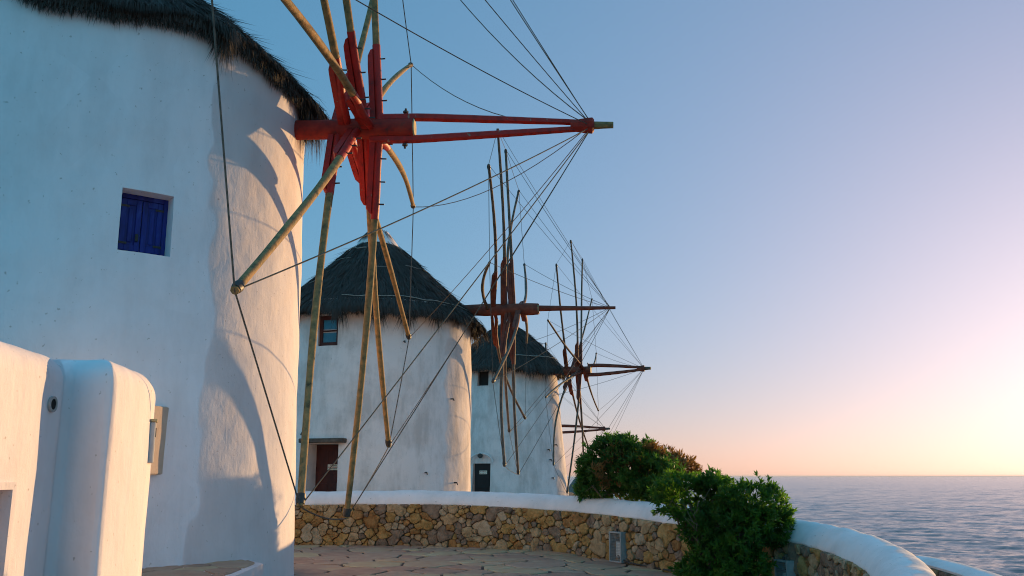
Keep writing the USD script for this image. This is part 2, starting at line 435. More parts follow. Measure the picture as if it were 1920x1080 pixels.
def slab(o, z0, z1, g, amp=.004, edge=.012):
    """A flagstone: outline o, worn edge, slightly uneven top."""
    n, c = len(o), o.mean(0)
    d = np.linalg.norm(o - c, axis=1, keepdims=True)
    i1 = c + (o - c) * (1 - edge / np.maximum(d, .05))
    i2 = c + (o - c) * .5
    tilt = g.normal(0, .010, 2)

    def up(p, z, a):
        return np.c_[p, z + (p - c) @ tilt * (z > z0) + g.normal(0, a, len(p))]
    V = np.vstack([up(o, z0, 0), up(o, z1 - edge * .6, amp * .4), up(i1, z1, amp), up(i2, z1 + .002, amp), [[*c, z1 + .002]]])
    Fs = []
    for k in range(3):
        for j in range(n):
            a, b = k * n + j, k * n + (j + 1) % n
            Fs += [[a, b, b + n], [a, b + n, a + n]]
    Fs += [[3 * n + j, 3 * n + (j + 1) % n, 4 * n] for j in range(n)]
    return V, np.array(Fs)


front = Polygon(np.vstack([wall_at(_u[::6], 0.05)[:, :2]])).buffer(0)
pave = Polygon(np.vstack([wall_at(np.linspace(3.0, WL - 5, 80), 0.03)[:, :2], [[2.4, 9.6], [-3.0, 9.6], [-3.0, 12.4], [-3.6, 15], [-5.5, 17.6]]])).buffer(0)
g = np.random.default_rng(11)
cells = stone_polys(pave, [(.44, 500), (.32, 1500), (.23, 3000), (.15, 3000)], 5)
cells.sort(key=lambda q: -q.area)
rest = []
for i, q in enumerate(cells):
    o = outline(q, .026, .03, .11)
    if o is None:
        continue
    V, Fs = slab(o, -.02, .022 + g.normal(0, .004), g)
    V[:, 2] += plaza_z(V[:, 0], 0)
    if i < 296:
        obj('flagstone', (V, Fs), FLG[g.integers(4)], plaza, smooth=35)
    else:
        rest.append((V, Fs))
if rest:
    obj('small_flagstones', cat(rest), 'flag_grey', plaza, smooth=35, kind='stuff')


far = pb.buffer(-.3).difference(pave.buffer(.02))
fx = P2[shapely.contains(far, shapely.points(P2))]
ed = [np.array(r.segmentize(.5).coords)[:-1] for q in getattr(far, 'geoms', [far]) for r in (q.exterior, *q.interiors)]
P3 = np.vstack([fx, *ed])
T3 = Delaunay(P3).simplices
T3 = T3[shapely.contains(far, shapely.points(P3[T3].mean(1)))]
e = np.cross(P3[T3[:, 1]] - P3[T3[:, 0]], P3[T3[:, 2]] - P3[T3[:, 0]])
T3[e < 0] = T3[e < 0][:, ::-1]
obj('paving', (np.c_[P3, plaza_z(P3[:, 0], 0) + .018], T3), 'paving', plaza, kind='stuff')


def sea_sheet():
    """Waves as a real surface near the shore, flattening out where they are too far to tell apart."""
    g = np.random.default_rng(77)
    sl = np.unique(np.r_[np.linspace(-9, -.12, 30), np.linspace(-.12, .66, 620), np.linspace(.66, 9, 30)])
    Y = np.r_[np.geomspace(40, 72, 8)[:-1], np.geomspace(72, 1700, 680), np.geomspace(1700, 90000, 40)[1:]]
    X, Yg = sl[:, None] * Y[None], np.broadcast_to(Y[None], (len(sl), len(Y)))
    dY = np.gradient(Y)[None] + 0 * X
    Z = np.zeros_like(X)
    for lam in np.geomspace(1.5, 24, 56):
        th = math.radians(205) + g.normal(0, .5)
        k = 2 * np.pi / lam
        ph = k * (X * math.sin(th) + Yg * math.cos(th)) + g.uniform(0, 6.28)
        ph = ph + 1.1 * np.sin(X * k * .13 + g.uniform(0, 6)) * np.cos(Yg * k * .09 + g.uniform(0, 6))
        amp = .0085 * lam ** .36 * np.clip(lam / (2.6 * dY) - .6, 0, 1)
        Z += amp * (np.sin(ph) + .35 * np.cos(2 * ph))
    Z *= .75 + .8 * (meshkit.fbm(np.stack([X * .012, Yg * .012, 0 * X], -1), 3, 2))
    i = np.arange(X.size).reshape(X.shape)
    q = np.stack([i[:-1, :-1], i[1:, :-1], i[1:, 1:], i[:-1, 1:]], -1).reshape(-1, 4)
    return np.stack([X, Yg, SEA + Z], -1).reshape(-1, 3), q


obj('sea', sea_sheet(), 'water', smooth=True, kind='structure', label='rippled grey sea reaching to the horizon')
# rocky islet on the horizon, right of the third mill
hx, hy = np.linspace(15.5, 33, 60), np.linspace(300, 340, 40)


def islet(X, Y):
    r = np.hypot((X - 24.5) / 8.5, (Y - 320) / 19)
    return SEA - 1 + np.clip(1.15 - r, 0, 1) * (5.0 + 9 * meshkit.fbm(np.stack([X * .22, Y * .12, 0 * X], -1), 5, 8))


obj('rocky_islet', field(hx, hy, islet), 'rock', smooth=40, kind='structure', label='small rocky islet in the sea at the horizon')

# ------------------------------------------------------------------ windmills
def mill_axes(t):
    t = math.radians(t)
    return np.array([math.cos(t), math.sin(t), 0.0]), np.array([-math.sin(t), math.cos(t), 0.0])


class Mill:
    pass


def surf(M, th, z):
    """Point of the mill's wall at angle th and height z, hand plastered."""
    th, z = np.asarray(th, float), np.asarray(z, float)
    r = M.r0 + (M.r1 - M.r0) * (z - M.z0) / (M.z1 - M.z0)
    q = np.stack([np.cos(th) * M.r0 * 1.1, np.sin(th) * M.r0 * 1.1, z * .8], -1)
    r = r + (meshkit.fbm(q, 3, M.seed) - .5) * M.lump + np.exp(-(z - M.z0) / .35) * .05
    return np.stack([M.c[0] + r * np.cos(th), M.c[1] + r * np.sin(th), z], -1)


def hit(M, px, py):
    """Angle and height where the sight line through a pixel of the photograph meets the mill's wall."""
    d = at(px, py, 1.0) - [0, 0, EYE]
    r = M.r0
    for _ in range(8):
        a, b, c = d[0] ** 2 + d[1] ** 2, -2 * (d[0] * M.c[0] + d[1] * M.c[1]), M.c[0] ** 2 + M.c[1] ** 2 - r * r
        s = (-b - math.sqrt(max(b * b - 4 * a * c, 0))) / (2 * a)
        p = np.array([0, 0, EYE]) + s * d
        r = M.r0 + (M.r1 - M.r0) * (p[2] - M.z0) / (M.z1 - M.z0)
    return math.atan2(p[1] - M.c[1], p[0] - M.c[0]), p[2]


def opening(M, x0, y0, x1, y1, depth):
    ta, za = hit(M, x0, (y0 + y1) / 2)
    tb, zb = hit(M, x1, (y0 + y1) / 2)
    xm = (x0 + x1) / 2
    _, zt = hit(M, xm, y0)
    _, zb = hit(M, xm, y1)
    return dict(a=min(ta, tb), b=max(ta, tb), z0=zb, z1=zt, depth=depth)


def tower(M, parent, opens, mname, nth=220, nz=120):
    ths = np.unique(np.r_[np.linspace(-np.pi, np.pi, nth), *[np.linspace(o['a'], o['b'], 6) for o in opens]])
    zs = np.unique(np.r_[np.linspace(M.z0, M.z1, nz), *[[o['z0'], o['z1']] for o in opens]])
    X, Z = np.meshgrid(ths, zs, indexing='ij')
    Z = Z + eave_rise(M, X) * np.clip((Z - M.z1 + .6) / .6, 0, 1)
    V = surf(M, X, Z).reshape(-1, 3)
    i = np.arange(X.size).reshape(X.shape)
    q = np.stack([i[:-1, :-1], i[1:, :-1], i[1:, 1:], i[:-1, 1:]], -1)
    keep = np.ones(q.shape[:2], bool)
    tm, zm = (ths[1:] + ths[:-1]) / 2, (zs[1:] + zs[:-1]) / 2
    for o in opens:
        keep &= ~(((tm > o['a']) & (tm < o['b']))[:, None] & ((zm > o['z0']) & (zm < o['z1']))[None])
    w = obj('wall', (V, q[keep]), mname, parent, smooth=True)
    for o in opens:
        tc = (o['a'] + o['b']) / 2
        n = np.array([math.cos(tc), math.sin(tc), 0])
        t = np.linspace(o['a'], o['b'], 6)
        z = np.linspace(o['z0'], o['z1'], 5)
        ring = np.vstack([surf(M, t, 0 * t + z[0]), surf(M, 0 * z[1:] + t[-1], z[1:]), surf(M, t[::-1][1:], 0 * t[1:] + z[-1]), surf(M, 0 * z[1:-1] + t[0], z[::-1][1:-1])])
        front_pt = ring.mean(0)
        back = ring - n * ((ring - front_pt) @ n)[:, None] - n * o['depth']
        k = len(ring)
        V = np.vstack([ring, back, back.mean(0)])
        Fs = []
        for j in range(k):
            b = (j + 1) % k
            Fs += [[j, j + k, b + k], [j, b + k, b]]
            if not o.get('through'):
                Fs.append([j + k, 2 * k, b + k])
        obj('recess', (V, np.array(Fs)), mname, w)
        o['n'], o['r'], o['c'] = n, np.cross([0, 0, 1.0], n), front_pt - n * o['depth']
        o['w'] = np.linalg.norm((ring[0] - ring[5])[:2])
        o['h'] = o['z1'] - o['z0']
    return w


def lbox(o, x, z, w, h, n0, n1, ch=.004):
    """A box in the frame of an opening's back plane: centre x, z, width, height, from n0 to n1 outwards."""
    A = np.array([o['r'], o['n'], [0, 0, 1.0]])
    return obox(o['c'] + o['r'] * x + o['n'] * (n0 + n1) / 2 + np.array([0, 0, z]), A, (w / 2, abs(n1 - n0) / 2, h / 2), ch)


def eave_rise(M, th):
    return np.interp(th, *M.rise) if M.rise else 0 * np.asarray(th)


def roof_profile(M):
    """(radius, height) down the slope from the top to the eave."""
    s = np.linspace(0, 1, 24)
    r = M.rtop + (M.re - M.rtop) * s
    z = M.za + (M.ze - M.za) * s + M.belly * np.sin(np.pi * s)
    return s, r, z


def thatch(M, parent, n, sector, length, width, hang, tufts=(), smin=0.0, droop=.5, seed=1, name_under='thatch_roof', fringe=0):
    s, r, z = roof_profile(M)
    ang = np.linspace(-np.pi, np.pi, 97)
    V, nn = [], len(ang) - 1
    for rr, zz in zip(r, z):
        V.append(np.stack([M.c[0] + rr * np.cos(ang[:-1]), M.c[1] + rr * np.sin(ang[:-1]), zz + eave_rise(M, ang[:-1])], -1))
    V.append(np.stack([M.c[0] + (M.re - .02) * np.cos(ang[:-1]), M.c[1] + (M.re - .02) * np.sin(ang[:-1]), M.ze - .13 + eave_rise(M, ang[:-1])], -1))
    V.append(np.stack([M.c[0] + (M.r1 - .3) * np.cos(ang[:-1]), M.c[1] + (M.r1 - .3) * np.sin(ang[:-1]), M.ze - .06 + eave_rise(M, ang[:-1])], -1))
    k = len(V)
    V = np.vstack(V)
    Fs = [[i * nn + j, (i + 1) * nn + j, (i + 1) * nn + (j + 1) % nn, i * nn + (j + 1) % nn] for i in range(k - 1) for j in range(nn)]
    rf = obj(name_under, (V, np.array(Fs)), 'thatch_under', parent, smooth=50)
    g = np.random.default_rng(seed)
    nb = n
    n = n + fringe
    th = g.uniform(sector[0], sector[1], n)
    u = g.uniform(smin ** 2, 1, n) ** .5
    u = np.where(g.uniform(size=n) < .22, g.uniform(.90, 1.0, n), u)
    fr = np.arange(n) >= nb                                # ragged straw sticking out of the eave's edge
    u = np.where(fr, g.uniform(.975, 1.0, n), u)
    # bundles: blades gather round lock centres and share their lean and reach
    cell = np.floor(np.stack([th * M.re / .17, u * 9], -1) + (np.floor(u * 9)[:, None] % 2) * [.5, 0]).astype(int)
    key = (cell[:, 0] * 7919 + cell[:, 1] * 104729) % 100003
    gr = np.random.default_rng(seed + 50)
    lean_t, lean_l, lift_t = gr.normal(0, .16, 100003), gr.uniform(.65, 1.25, 100003), gr.uniform(0, 1, 100003)
    rr, zz = np.interp(u, s, r), np.interp(u, s, z)
    dr, dz = np.interp(u, s, np.gradient(r, s)), np.interp(u, s, np.gradient(z, s))
    L = np.hypot(dr, dz)
    dr, dz = dr / L, dz / L
    e = np.stack([np.cos(th), np.sin(th), 0 * th], -1)
    t = np.stack([-np.sin(th), np.cos(th), 0 * th], -1)
    k_ = np.array([0, 0, 1.0])
    down = e * dr[:, None] + k_ * dz[:, None]
    nor = e * (-dz)[:, None] + k_ * dr[:, None]
    base = np.array([*M.c[:2], 0]) + e * rr[:, None] + k_ * (zz + eave_rise(M, th))[:, None] + nor * g.uniform(-.01, .05, n)[:, None]
    ln = length * g.uniform(.6, 1.2, n) * lean_l[key]
    lim = (1 - u) * np.hypot(M.re - M.rtop, M.za - M.ze)
    wob = meshkit.fbm(np.stack([np.cos(th) * M.re * 1.6, np.sin(th) * M.re * 1.6, 0 * th], -1), 4, seed + 9)
    reach = hang * (.35 + 1.9 * np.clip(wob - .35, 0, 1)) * (.6 + .5 * lean_l[key])
    reach = reach * np.where(fr, .45 + 1.5 * meshkit.noise(np.stack([th * M.re * 5, 0 * th, 0 * th], -1), seed + 3) ** 2, 1)
    for t0, wd, ex in tufts:
        reach = reach + ex * np.exp(-((th - t0) / wd) ** 2) * (.5 + .6 * lift_t[key])
    ln = np.minimum(ln, lim + reach)
    over = np.clip((ln - lim) / np.maximum(ln, .01), 0, 1)
    dirn = down + t * (lean_t[key] + g.normal(0, .13, n))[:, None] + nor * (.03 + .16 * lift_t[key] * g.uniform(0, 1, n))[:, None]
    stray = g.uniform(size=n) < .022
    dirn = np.where(stray[:, None], dirn + nor * g.uniform(.1, .42, n)[:, None], dirn)
    wild = down * g.uniform(.25, 1, n)[:, None] + t * g.normal(0, .42, n)[:, None] - k_ * g.uniform(.1, 1.0, n)[:, None] + e * g.uniform(-.35, .25, n)[:, None]
    dirn = np.where(fr[:, None], wild, dirn)
    base = base - np.where(fr, g.uniform(0, .2, n), 0)[:, None] * (k_ + .35 * e)
    ln = np.where(fr, np.minimum(np.maximum(reach, .11), .6) * g.uniform(.5, 1.25, n), ln)
    dirn /= np.linalg.norm(dirn, axis=1, keepdims=True)
    mid = base + dirn * (ln * .55)[:, None] - k_ * (ln * .03)[:, None]
    sag = (droop * over * ln * .55)[:, None]
    tip = base + dirn * ln[:, None] - k_ * (sag + .03) - e * (sag * .35)
    w = width * g.uniform(.5, 1.3, n)
    side = np.cross(dirn, nor) + nor * g.normal(0, .7, n)[:, None]
    side = side / np.linalg.norm(side, axis=1, keepdims=True) * (w / 2)[:, None]
    V = np.stack([base - side, base + side, mid - side * .9, mid + side * .9, tip - side * .15], 1).reshape(-1, 3)
    o = (np.arange(n) * 5)[:, None]
    Fs = np.stack([o + [[0, 1, 3]], o + [[0, 3, 2]], o + [[2, 3, 4]]], 1).reshape(-1, 3)
    obj('thatch_straw', (V[:5 * n], Fs), 'thatch', rf, kind='stuff')
    return rf


def ring_rope(M, parent, sfrac, sector, lift=.05, seed=0, rad=.012, sag=.05):
    s, r, z = roof_profile(M)
    a = np.linspace(*sector, 60)
    gg = meshkit.fbm(np.stack([np.cos(a) * 5, np.sin(a) * 5, 0 * a], -1), 3, seed) - .5
    sf = np.clip(sfrac + gg * .05, 0, 1)
    rr, zz = np.interp(sf, s, r) + lift, np.interp(sf, s, z) + lift
    obj('roof_rope', tube(np.stack([M.c[0] + rr * np.cos(a), M.c[1] + rr * np.sin(a), zz], -1), rad, 4), 'rope_pale', parent)


def sagging(a, b, sag, n=14):
    t = np.linspace(0, 1, n)[:, None]
    L = np.linalg.norm(np.asarray(b) - a)
    return a + (b - np.asarray(a)) * t - np.array([0, 0, 1.0]) * (4 * sag * L * t * (1 - t))


def wheel(M, parent, axle_r, roots, tips, R, phase, paint, worn, wood, spoke_r, red_len, double, bow, axle_front, sags, lengths={}, bend=.02, rope_r=.008, bolts=True, gone=(), only_rope=None, seed=0, brace_w=.105):
    """Axle, twelve poles with red braces, bowsprit and ropes. tips: where a pole's end shows in the photograph; the others follow the wheel's circle."""
    g = np.random.default_rng(seed)
    ax, fw = mill_axes(M.t)
    k_ = np.array([0, 0, 1.0])
    H = M.hub
    a = np.linspace(-M.back, axle_front, 14)
    P = H + ax * a[:, None]
    rad = axle_r * (1 + .05 * np.sin(a * 5 + seed))
    rad = np.where(a < -M.back + .3, axle_r * .9, rad)
    axle = obj('axle', tube(P, rad, 18), worn, parent, smooth=40)
    obj('axle_end', tube([H + ax * (axle_front + .001), H + ax * (axle_front + .02)], [axle_r * .96, axle_r * .9], 18), 'cut_wood', axle)
    ends = {}
    for k in range(-5, 7):
        al = math.radians(phase + 30 * k)
        rdir = fw * math.cos(al) + k_ * math.sin(al)
        off = roots[k if k in roots else (k + 6 if k + 6 in roots else k - 6)]
        root = H + ax * off
        r = R * lengths.get(k, 1 + g.normal(0, .02))
        tip = H + rdir * r + ax * g.normal(0, .05)
        if k in tips:
            tip = at(*tips[k], H[1] + (rdir * r)[1])
        ends[k] = tip
        L = np.linalg.norm(tip - root)
        d = (tip - root) / L
        sd = nv(np.cross(d, ax))
        n = 14
        tt = np.linspace(.02, 1, n)
        b1, b2 = g.normal(0, bend) * L, g.normal(0, bend) * L
        if k in M.curve:
            b1, b2 = M.curve[k][0] * L, M.curve[k][1] * L
        wob = np.sin(np.pi * tt) * np.where(tt > .12, 1, .3)
        pts = root + d * (tt * L)[:, None] + ax * (b1 * wob)[:, None] + sd * (b2 * wob + .012 * L * bend / .02 * np.sin(tt * 9 + k) * tt * (1 - tt))[:, None]
        sp = obj('spoke', tube(pts, spoke_r * (1.08 - .32 * tt) * (1 + .05 * np.sin(tt * 17 + k * 2)), 8), wood, parent, smooth=50)
        if k in gone:
            continue
        # painted root of the pole and the brace bolted to it
        rl = red_len * (1 + g.normal(0, .06))
        ii = np.linspace(axle_r * .6, rl * 1.06, 6) / L
        pp = np.stack([np.interp(ii, tt, pts[:, j]) for j in range(3)], 1)
        obj('painted_root', tube(pp, spoke_r * 1.12, 8), paint, sp, smooth=50)
        dd = nv(pp[-1] - pp[0])
        aa = nv(ax - dd * (ax @ dd))
        ss = np.cross(dd, aa)
        bw, bt = brace_w, spoke_r * 1.02
        prof = np.array([[axle_r * .5, -bw / 2], [axle_r * .5, bw / 2], [rl, bw / 2], [rl * .99, bw * .1], [rl * .92, -bw * .42], [rl * .80, -bw / 2]])
        oc = -aa * (spoke_r * 1.05 + bw * .42)
        W = []
        for sgn in (-1, 1):
            W.append(root + oc + dd * prof[:, :1] + aa * prof[:, 1:] + ss * bt * sgn)
        m = trimesh.convex.convex_hull(np.vstack(W))
        obj('brace', m, paint, sp)
        if bolts:
            for f in (.35, .62, .88):
                c = root + dd * rl * f
                obj('bolt', tube([c + aa * spoke_r * .8, c + aa * (spoke_r * 1.15 + .07)], .013, 6), 'iron', sp)
        tl = np.array([np.interp(q, tt, pts[:, j]) for q in (.975, .985, .995) for j in range(3)]).reshape(3, 3)
        obj('lashing', tube(tl, spoke_r * np.array([.95, 1.05, .92]), 8), 'iron', sp, smooth=50)
    # bowsprit
    B = H + ax * bow
    if double:
        for sgn, s0 in ((1, double), (-1, double - .12)):
            x = np.linspace(s0, bow - .02, 12)
            f = (x - s0) / (bow - s0)
            z = sgn * np.interp(f, [0, .2, .55, 1], [axle_r + .02, axle_r + .025, axle_r * .78, .045])
            q = H + ax * x[:, None] + k_ * z[:, None]
            hw = np.interp(f, [0, .5, 1], [.062, .056, .04]) * axle_r / .165
            obj('bowsprit_beam', cat([tube(q, hw * 1.2, 6)]), paint, parent, smooth=30)
            c = H + ax * (axle_front - .14) + k_ * sgn * (axle_r + .02)
            obj('clamp', cat([tube([c - k_ * sgn * .12, c + k_ * sgn * .16], .018, 6), tube([c + k_ * sgn * .085, c + k_ * sgn * .115], .045, 6)]), 'iron', parent)
        obj('bowsprit_collar', cat([tube([B - ax * .33, B - ax * .12, B + ax * .02, B + ax * .05], np.array([.085, .12, .135, .10]) * axle_r / .165, 9)]), worn, parent)
        obj('bowsprit_tip', tube([B, B + ax * .12, B + ax * .36], np.array([.07, .065, .055]) * axle_r / .165, 8), wood, parent)
    else:
        obj('bowsprit_beam', tube(H + ax * np.array([0, .5, axle_front + .25, bow * .7, bow + .2])[:, None] + k_ * np.array([.02, .03, .02, .0, .0])[:, None], [.12, .12, .095, .075, .05], 8), paint, parent, smooth=40)
        obj('axle_sleeve', obox(H + ax * (axle_front - .38), np.array([ax, fw, k_]), (.42, .14, .16), .02), paint, parent)
    for k in range(-5, 7):
        if k in M.norope:
            continue
        sag = sags.get(k, .012)
        obj('stay_rope', tube(sagging(B + k_ * .05 * math.sin(math.radians(phase + 30 * k)), ends[k], sag), rope_r, 4), 'rope', parent)
        k2 = k + 1 if k < 6 else -5
        obj('rim_rope', tube(sagging(ends[k], ends[k2], M.rimsag.get(k, .01)), rope_r * M.rimscale, 4), 'rope', parent)
    return ends


def base_mill(c, hub, t, z0, z1, r0, r1, re, ze, za, rtop, seed, lump=.05, belly=.12, back=1.2):
    M = Mill()
    M.c, M.hub, M.t, M.z0, M.z1, M.r0, M.r1 = np.array(c, float), np.array(hub, float), t, z0, z1, r0, r1
    M.re, M.ze, M.za, M.rtop, M.seed, M.lump, M.belly, M.back = re, ze, za, rtop, seed, lump, belly, back
    M.curve, M.norope, M.rimsag, M.rimscale, M.rise = {}, (), {}, 1.0, None
    return M


# --- the nearest windmill
t1 = thing('windmill', 'nearest and largest white windmill, blue shutters, bright red braces on its sail wheel', 'windmill', 'round thatched windmills in a row')
M1 = base_mill((-6.84, 14.19), (-2.57, 14.0, 7.16), -2.5, -.1, 7.70, 3.46, 3.30, 3.44, 7.71, 10.15, .4, 21, lump=.07, belly=.05, back=2.2)
M1.rise = ([-2.4, -1.62, -1.53, -1.46, -1.37, -1.13, -.86, -.70, -.52, -.37, -.18, .1, .6], [.40, .52, .42, .26, .10, .10, .20, .24, .17, .06, .02, .05, .05])
blue = opening(M1, 224.5, 358, 323.5, 475, .30)
tower(M1, t1, [blue], 'plaster_fresh', 360, 220)
w, h = blue['w'], blue['h']
wf = group('window', t1)
obj('frame', cat([lbox(blue, s * (w / 2 - .03), h * 0, .06, h, .0, .05) for s in (-1, 1)] + [lbox(blue, 0, s * (h / 2 - .03), w - .12, .06, .0, .05) for s in (-1, 1)]), 'blue_paint', wf)
for s in (-1, 1):
    sw = w / 2 - .07
    cx = s * (sw / 2 + .006)
    sh = obj('shutter', cat([lbox(blue, cx, 0, sw, h - .13, .004, .03), lbox(blue, cx - sw / 2 + .035, 0, .07, h - .14, .03, .05), lbox(blue, cx + sw / 2 - .035, 0, .07, h - .14, .03, .05),
                             lbox(blue, cx, h / 2 - .11, sw - .14, .08, .03, .05), lbox(blue, cx, -h / 2 + .11, sw - .14, .08, .03, .05)]), 'blue_paint', wf)
    obj('shutter_panel', lbox(blue, cx, 0, sw - .2, h - .38, .03, .043, .008), 'blue_paint', sh)
for s in (-1, 1):
    for q in (-.3, .3):
        obj('hinge', lbox(blue, s * (w / 2 - .11), h * q, .11, .03, .05, .056), 'iron', wf)
obj('latch', lbox(blue, -.05, -h * .2, .04, .1, .05, .075), 'iron', wf)
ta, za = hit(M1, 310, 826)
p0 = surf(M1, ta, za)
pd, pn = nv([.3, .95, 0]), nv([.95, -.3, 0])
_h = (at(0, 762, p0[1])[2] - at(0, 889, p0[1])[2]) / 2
obj('sun_toned_panel', obox(p0 - pd * .06 - pn * .15, np.array([pd, pn, [0, 0, 1.0]]), (.24, .15, _h), .012), 'sunlit_beige', t1)  # sunlit look of this face is painted in; the sun misses it
obj('axle_bearing', obox(M1.hub + mill_axes(M1.t)[0] * -.92, np.array([mill_axes(M1.t)[0], mill_axes(M1.t)[1], [0, 0, 1.0]]), (.05, .07, .11), .01), 'iron', t1)
thatch(M1, t1, 40000, (-math.pi * .98, math.pi * .45), 0.7, .013, .09, tufts=[(-1.05, .10, .12), (-.66, .05, .30), (.10, .10, 1.0), (-1.9, .25, .08)], smin=.45, droop=.8, seed=3, fringe=17000)
ends1 = None
M1.curve = {1: (.0, -.022), 0: (.016, -.014), -1: (0, -.012), -2: (-.008, 0), -3: (.010, 0), -4: (-.010, 0.0), -5: (.008, -.004), 6: (.01, .02), 5: (.015, .01), 4: (-.01, 0), 3: (0.0, 0), 2: (.01, 0)}
M1.rimsag = {-5: .0, 6: .0, -4: .02}
M1.rimscale = 1.25
wheel(M1, t1, .165, {3: .41, 0: .29, 4: .18, 1: .06, 5: -.10, 2: -.27},
      {1: (771, 121), 0: (775, 388), -1: (767, 634), -2: (729, 837), -3: (649, 972), -4: (563, 950), -5: (440, 545), 6: (384, -170)}, 6.3, 6.3,
      'red_paint', 'red_worn', 'pole_wood', .060, 1.38, .38, 3.85, .97, {1: .06, 0: .05, 2: .05, -4: .004, -5: .01, -3: .004}, seed=2, rope_r=.0085, bend=.006, brace_w=.088)

# --- second windmill
t2 = thing('windmill', 'second white windmill, brown window and door with a small cream sign', 'windmill', 'round thatched windmills in a row')
M2 = base_mill((-4.66, 30.45), (-.12, 30.0, 7.09), -5.6, .1, 6.95, 3.32, 3.26, 3.52, 6.64, 9.42, .66, 33, lump=.09, belly=.03, back=1.6)
win2 = opening(M2, 597, 591, 634, 648, .16)
door2 = opening(M2, 574, 832, 632, 965, .62)
tower(M2, t2, [win2, door2], 'plaster_old', 200, 110)
w, h = win2['w'], win2['h']
wf = group('window', t2)
obj('frame', cat([lbox(win2, s * (w / 2 - .05), 0, .10, h, 0, .06) for s in (-1, 1)] + [lbox(win2, 0, s * (h / 2 - .06), w - .2, .12, 0, .06) for s in (-1, 1)]), 'brown_paint', wf)
obj('glazing_bar', lbox(win2, 0, 0, w - .2, .05, .01, .045), 'brown_paint', wf)
for s in (-1, 1):
    obj('pane', lbox(win2, 0, s * (h / 4 - .02), w - .2, h / 2 - .14, .015, .02, 0), 'pane', wf)
w, h = door2['w'], door2['h']
df = obj('door', cat([lbox(door2, 0, 0, w - .02, h, .0, .05)] + [lbox(door2, s * w * .23, q * h * .24, w * .3, h * .36, .05, .068, .01) for s in (-1, 1) for q in (-1, 1)]), 'brown_paint', t2)
sg = obj('sign', lbox(door2, .12, h * .5 - .68, .42, .17, .075, .09), 'sign_board', df)
for i, (zz, ww, mm) in enumerate(((.045, .22, 'ink'), (0, .36, 'red_ink'), (-.045, .20, 'ink'))):
    obj('printed_line', cat([lbox(door2, .12 + x, h * .5 - .68 + zz, .024, .022, .09, .0925, 0) for x in np.arange(-ww / 2, ww / 2, .032)]), mm, sg)
obj('lintel', lbox(door2, .03, h / 2 + .09, w + .42, .13, door2['depth'] - .12, door2['depth'] + .22, .02), 'pole_dark', t2)
thatch(M2, t2, 42000, (-math.pi, math.pi), .60, .020, .30, fringe=5000, tufts=[(-1.75, .05, .18), (-1.95, .05, .15), (.05, .12, .3)], seed=5, droop=.7)
R2 = thing  # noqa
s_, r_, z_ = roof_profile(M2)
a_ = np.linspace(0, 2 * np.pi, 41)
capv = []
for rr, zz in ((.74, 9.36), (.70, 9.44), (.50, 9.72), (.36, 9.90), (.30, 9.93), (0.001, 9.93)):
    capv.append(np.stack([M2.c[0] + rr * np.cos(a_[:-1]), M2.c[1] + rr * np.sin(a_[:-1]), 0 * a_[:-1] + zz + .02 * np.sin(3 * a_[:-1])], -1))
capf = [[i * 40 + j, i * 40 + (j + 1) % 40, (i + 1) * 40 + (j + 1) % 40, (i + 1) * 40 + j] for i in range(5) for j in range(40)]
rc = obj('roof_cap', (np.vstack(capv), np.array(capf)), 'plaster_old', t2, smooth=40)
g = np.random.default_rng(8)
bl = []
for i in range(1500):
    th, top = g.uniform(-math.pi, math.pi), g.uniform(size=2)
    if -1.5 < th < .2 and g.uniform() < .93:
        continue
    r0_, z0_ = .26 + .2 * top[0], 9.98 - .24 * top[0]
    e_ = np.array([math.cos(th), math.sin(th), 0])
    b = np.array([*M2.c, z0_]) + e_ * (r0_ + .02)
    q = b + e_ * .25 + np.array([0, 0, -.30]) + g.normal(0, .03, 3)
    sd = np.array([-math.sin(th), math.cos(th), 0]) * .016
    bl.append((np.array([b - sd, b + sd, q + sd * .3]), np.array([[0, 1, 2]])))
obj('thatch_straw', cat(bl), 'thatch', rc, kind='stuff')
for i, (sf, sec) in enumerate(((.13, (-3.1, -1.75)), (.88, (-1.75, .3)), (.30, (-2.6, -2.0)), (.47, (-1.5, -1.2)), (.62, (-2.9, -2.3)), (.40, (-.9, -.3)))):
    ring_rope(M2, t2, sf, sec, seed=i, rad=.007 if i > 1 else .012, lift=.05)
M2.curve = {1: (.02, .06), 2: (-.04, .02), 3: (0, 0), 4: (0.012, .0), 5: (.02, .0), 6: (-.03, .012), -1: (-.05, .0), 0: (.01, 0), -5: (.02, 0), -4: (-.03, 0)}
M2.norope = ()
M2.rimsag = {6: .0}
wheel(M2, t2, .20, {3: .20, 0: .52, 4: -.12, 1: .40, 5: -.48, 2: .04, 6: -.72},
      {1: (983, 495), 0: (987, 643), -1: (985, 785), -2: (955, 810), 2: (973, 357), 3: (948, 280), 4: (933, 241), 5: (916, 309), 6: (918, 492), -5: (924, 716), -4: (946, 874), -3: (972, 890)}, 6.0, -1.8,
      'oxide_paint', 'oxide_paint', 'pole_dark', .053, 1.75, 0, 3.38, 1.0, {}, lengths={0: 1, -2: .8}, seed=5, rope_r=.008, bend=.014, brace_w=.09, gone=(6,), bolts=False)

for hx3, hy3 in ((585, 665), (570, 812), (757, 640), (797, 886), (852, 905), (845, 748)):
    th3, z3 = hit(M2, hx3, hy3)
    p3, n3_ = surf(M2, th3, z3), np.array([math.cos(th3), math.sin(th3), 0])
    obj('wall_hook', tube([p3 - n3_ * .02, p3 + n3_ * .10, p3 + n3_ * .13 - [0, 0, .06]], .022, 6), 'iron', t2)

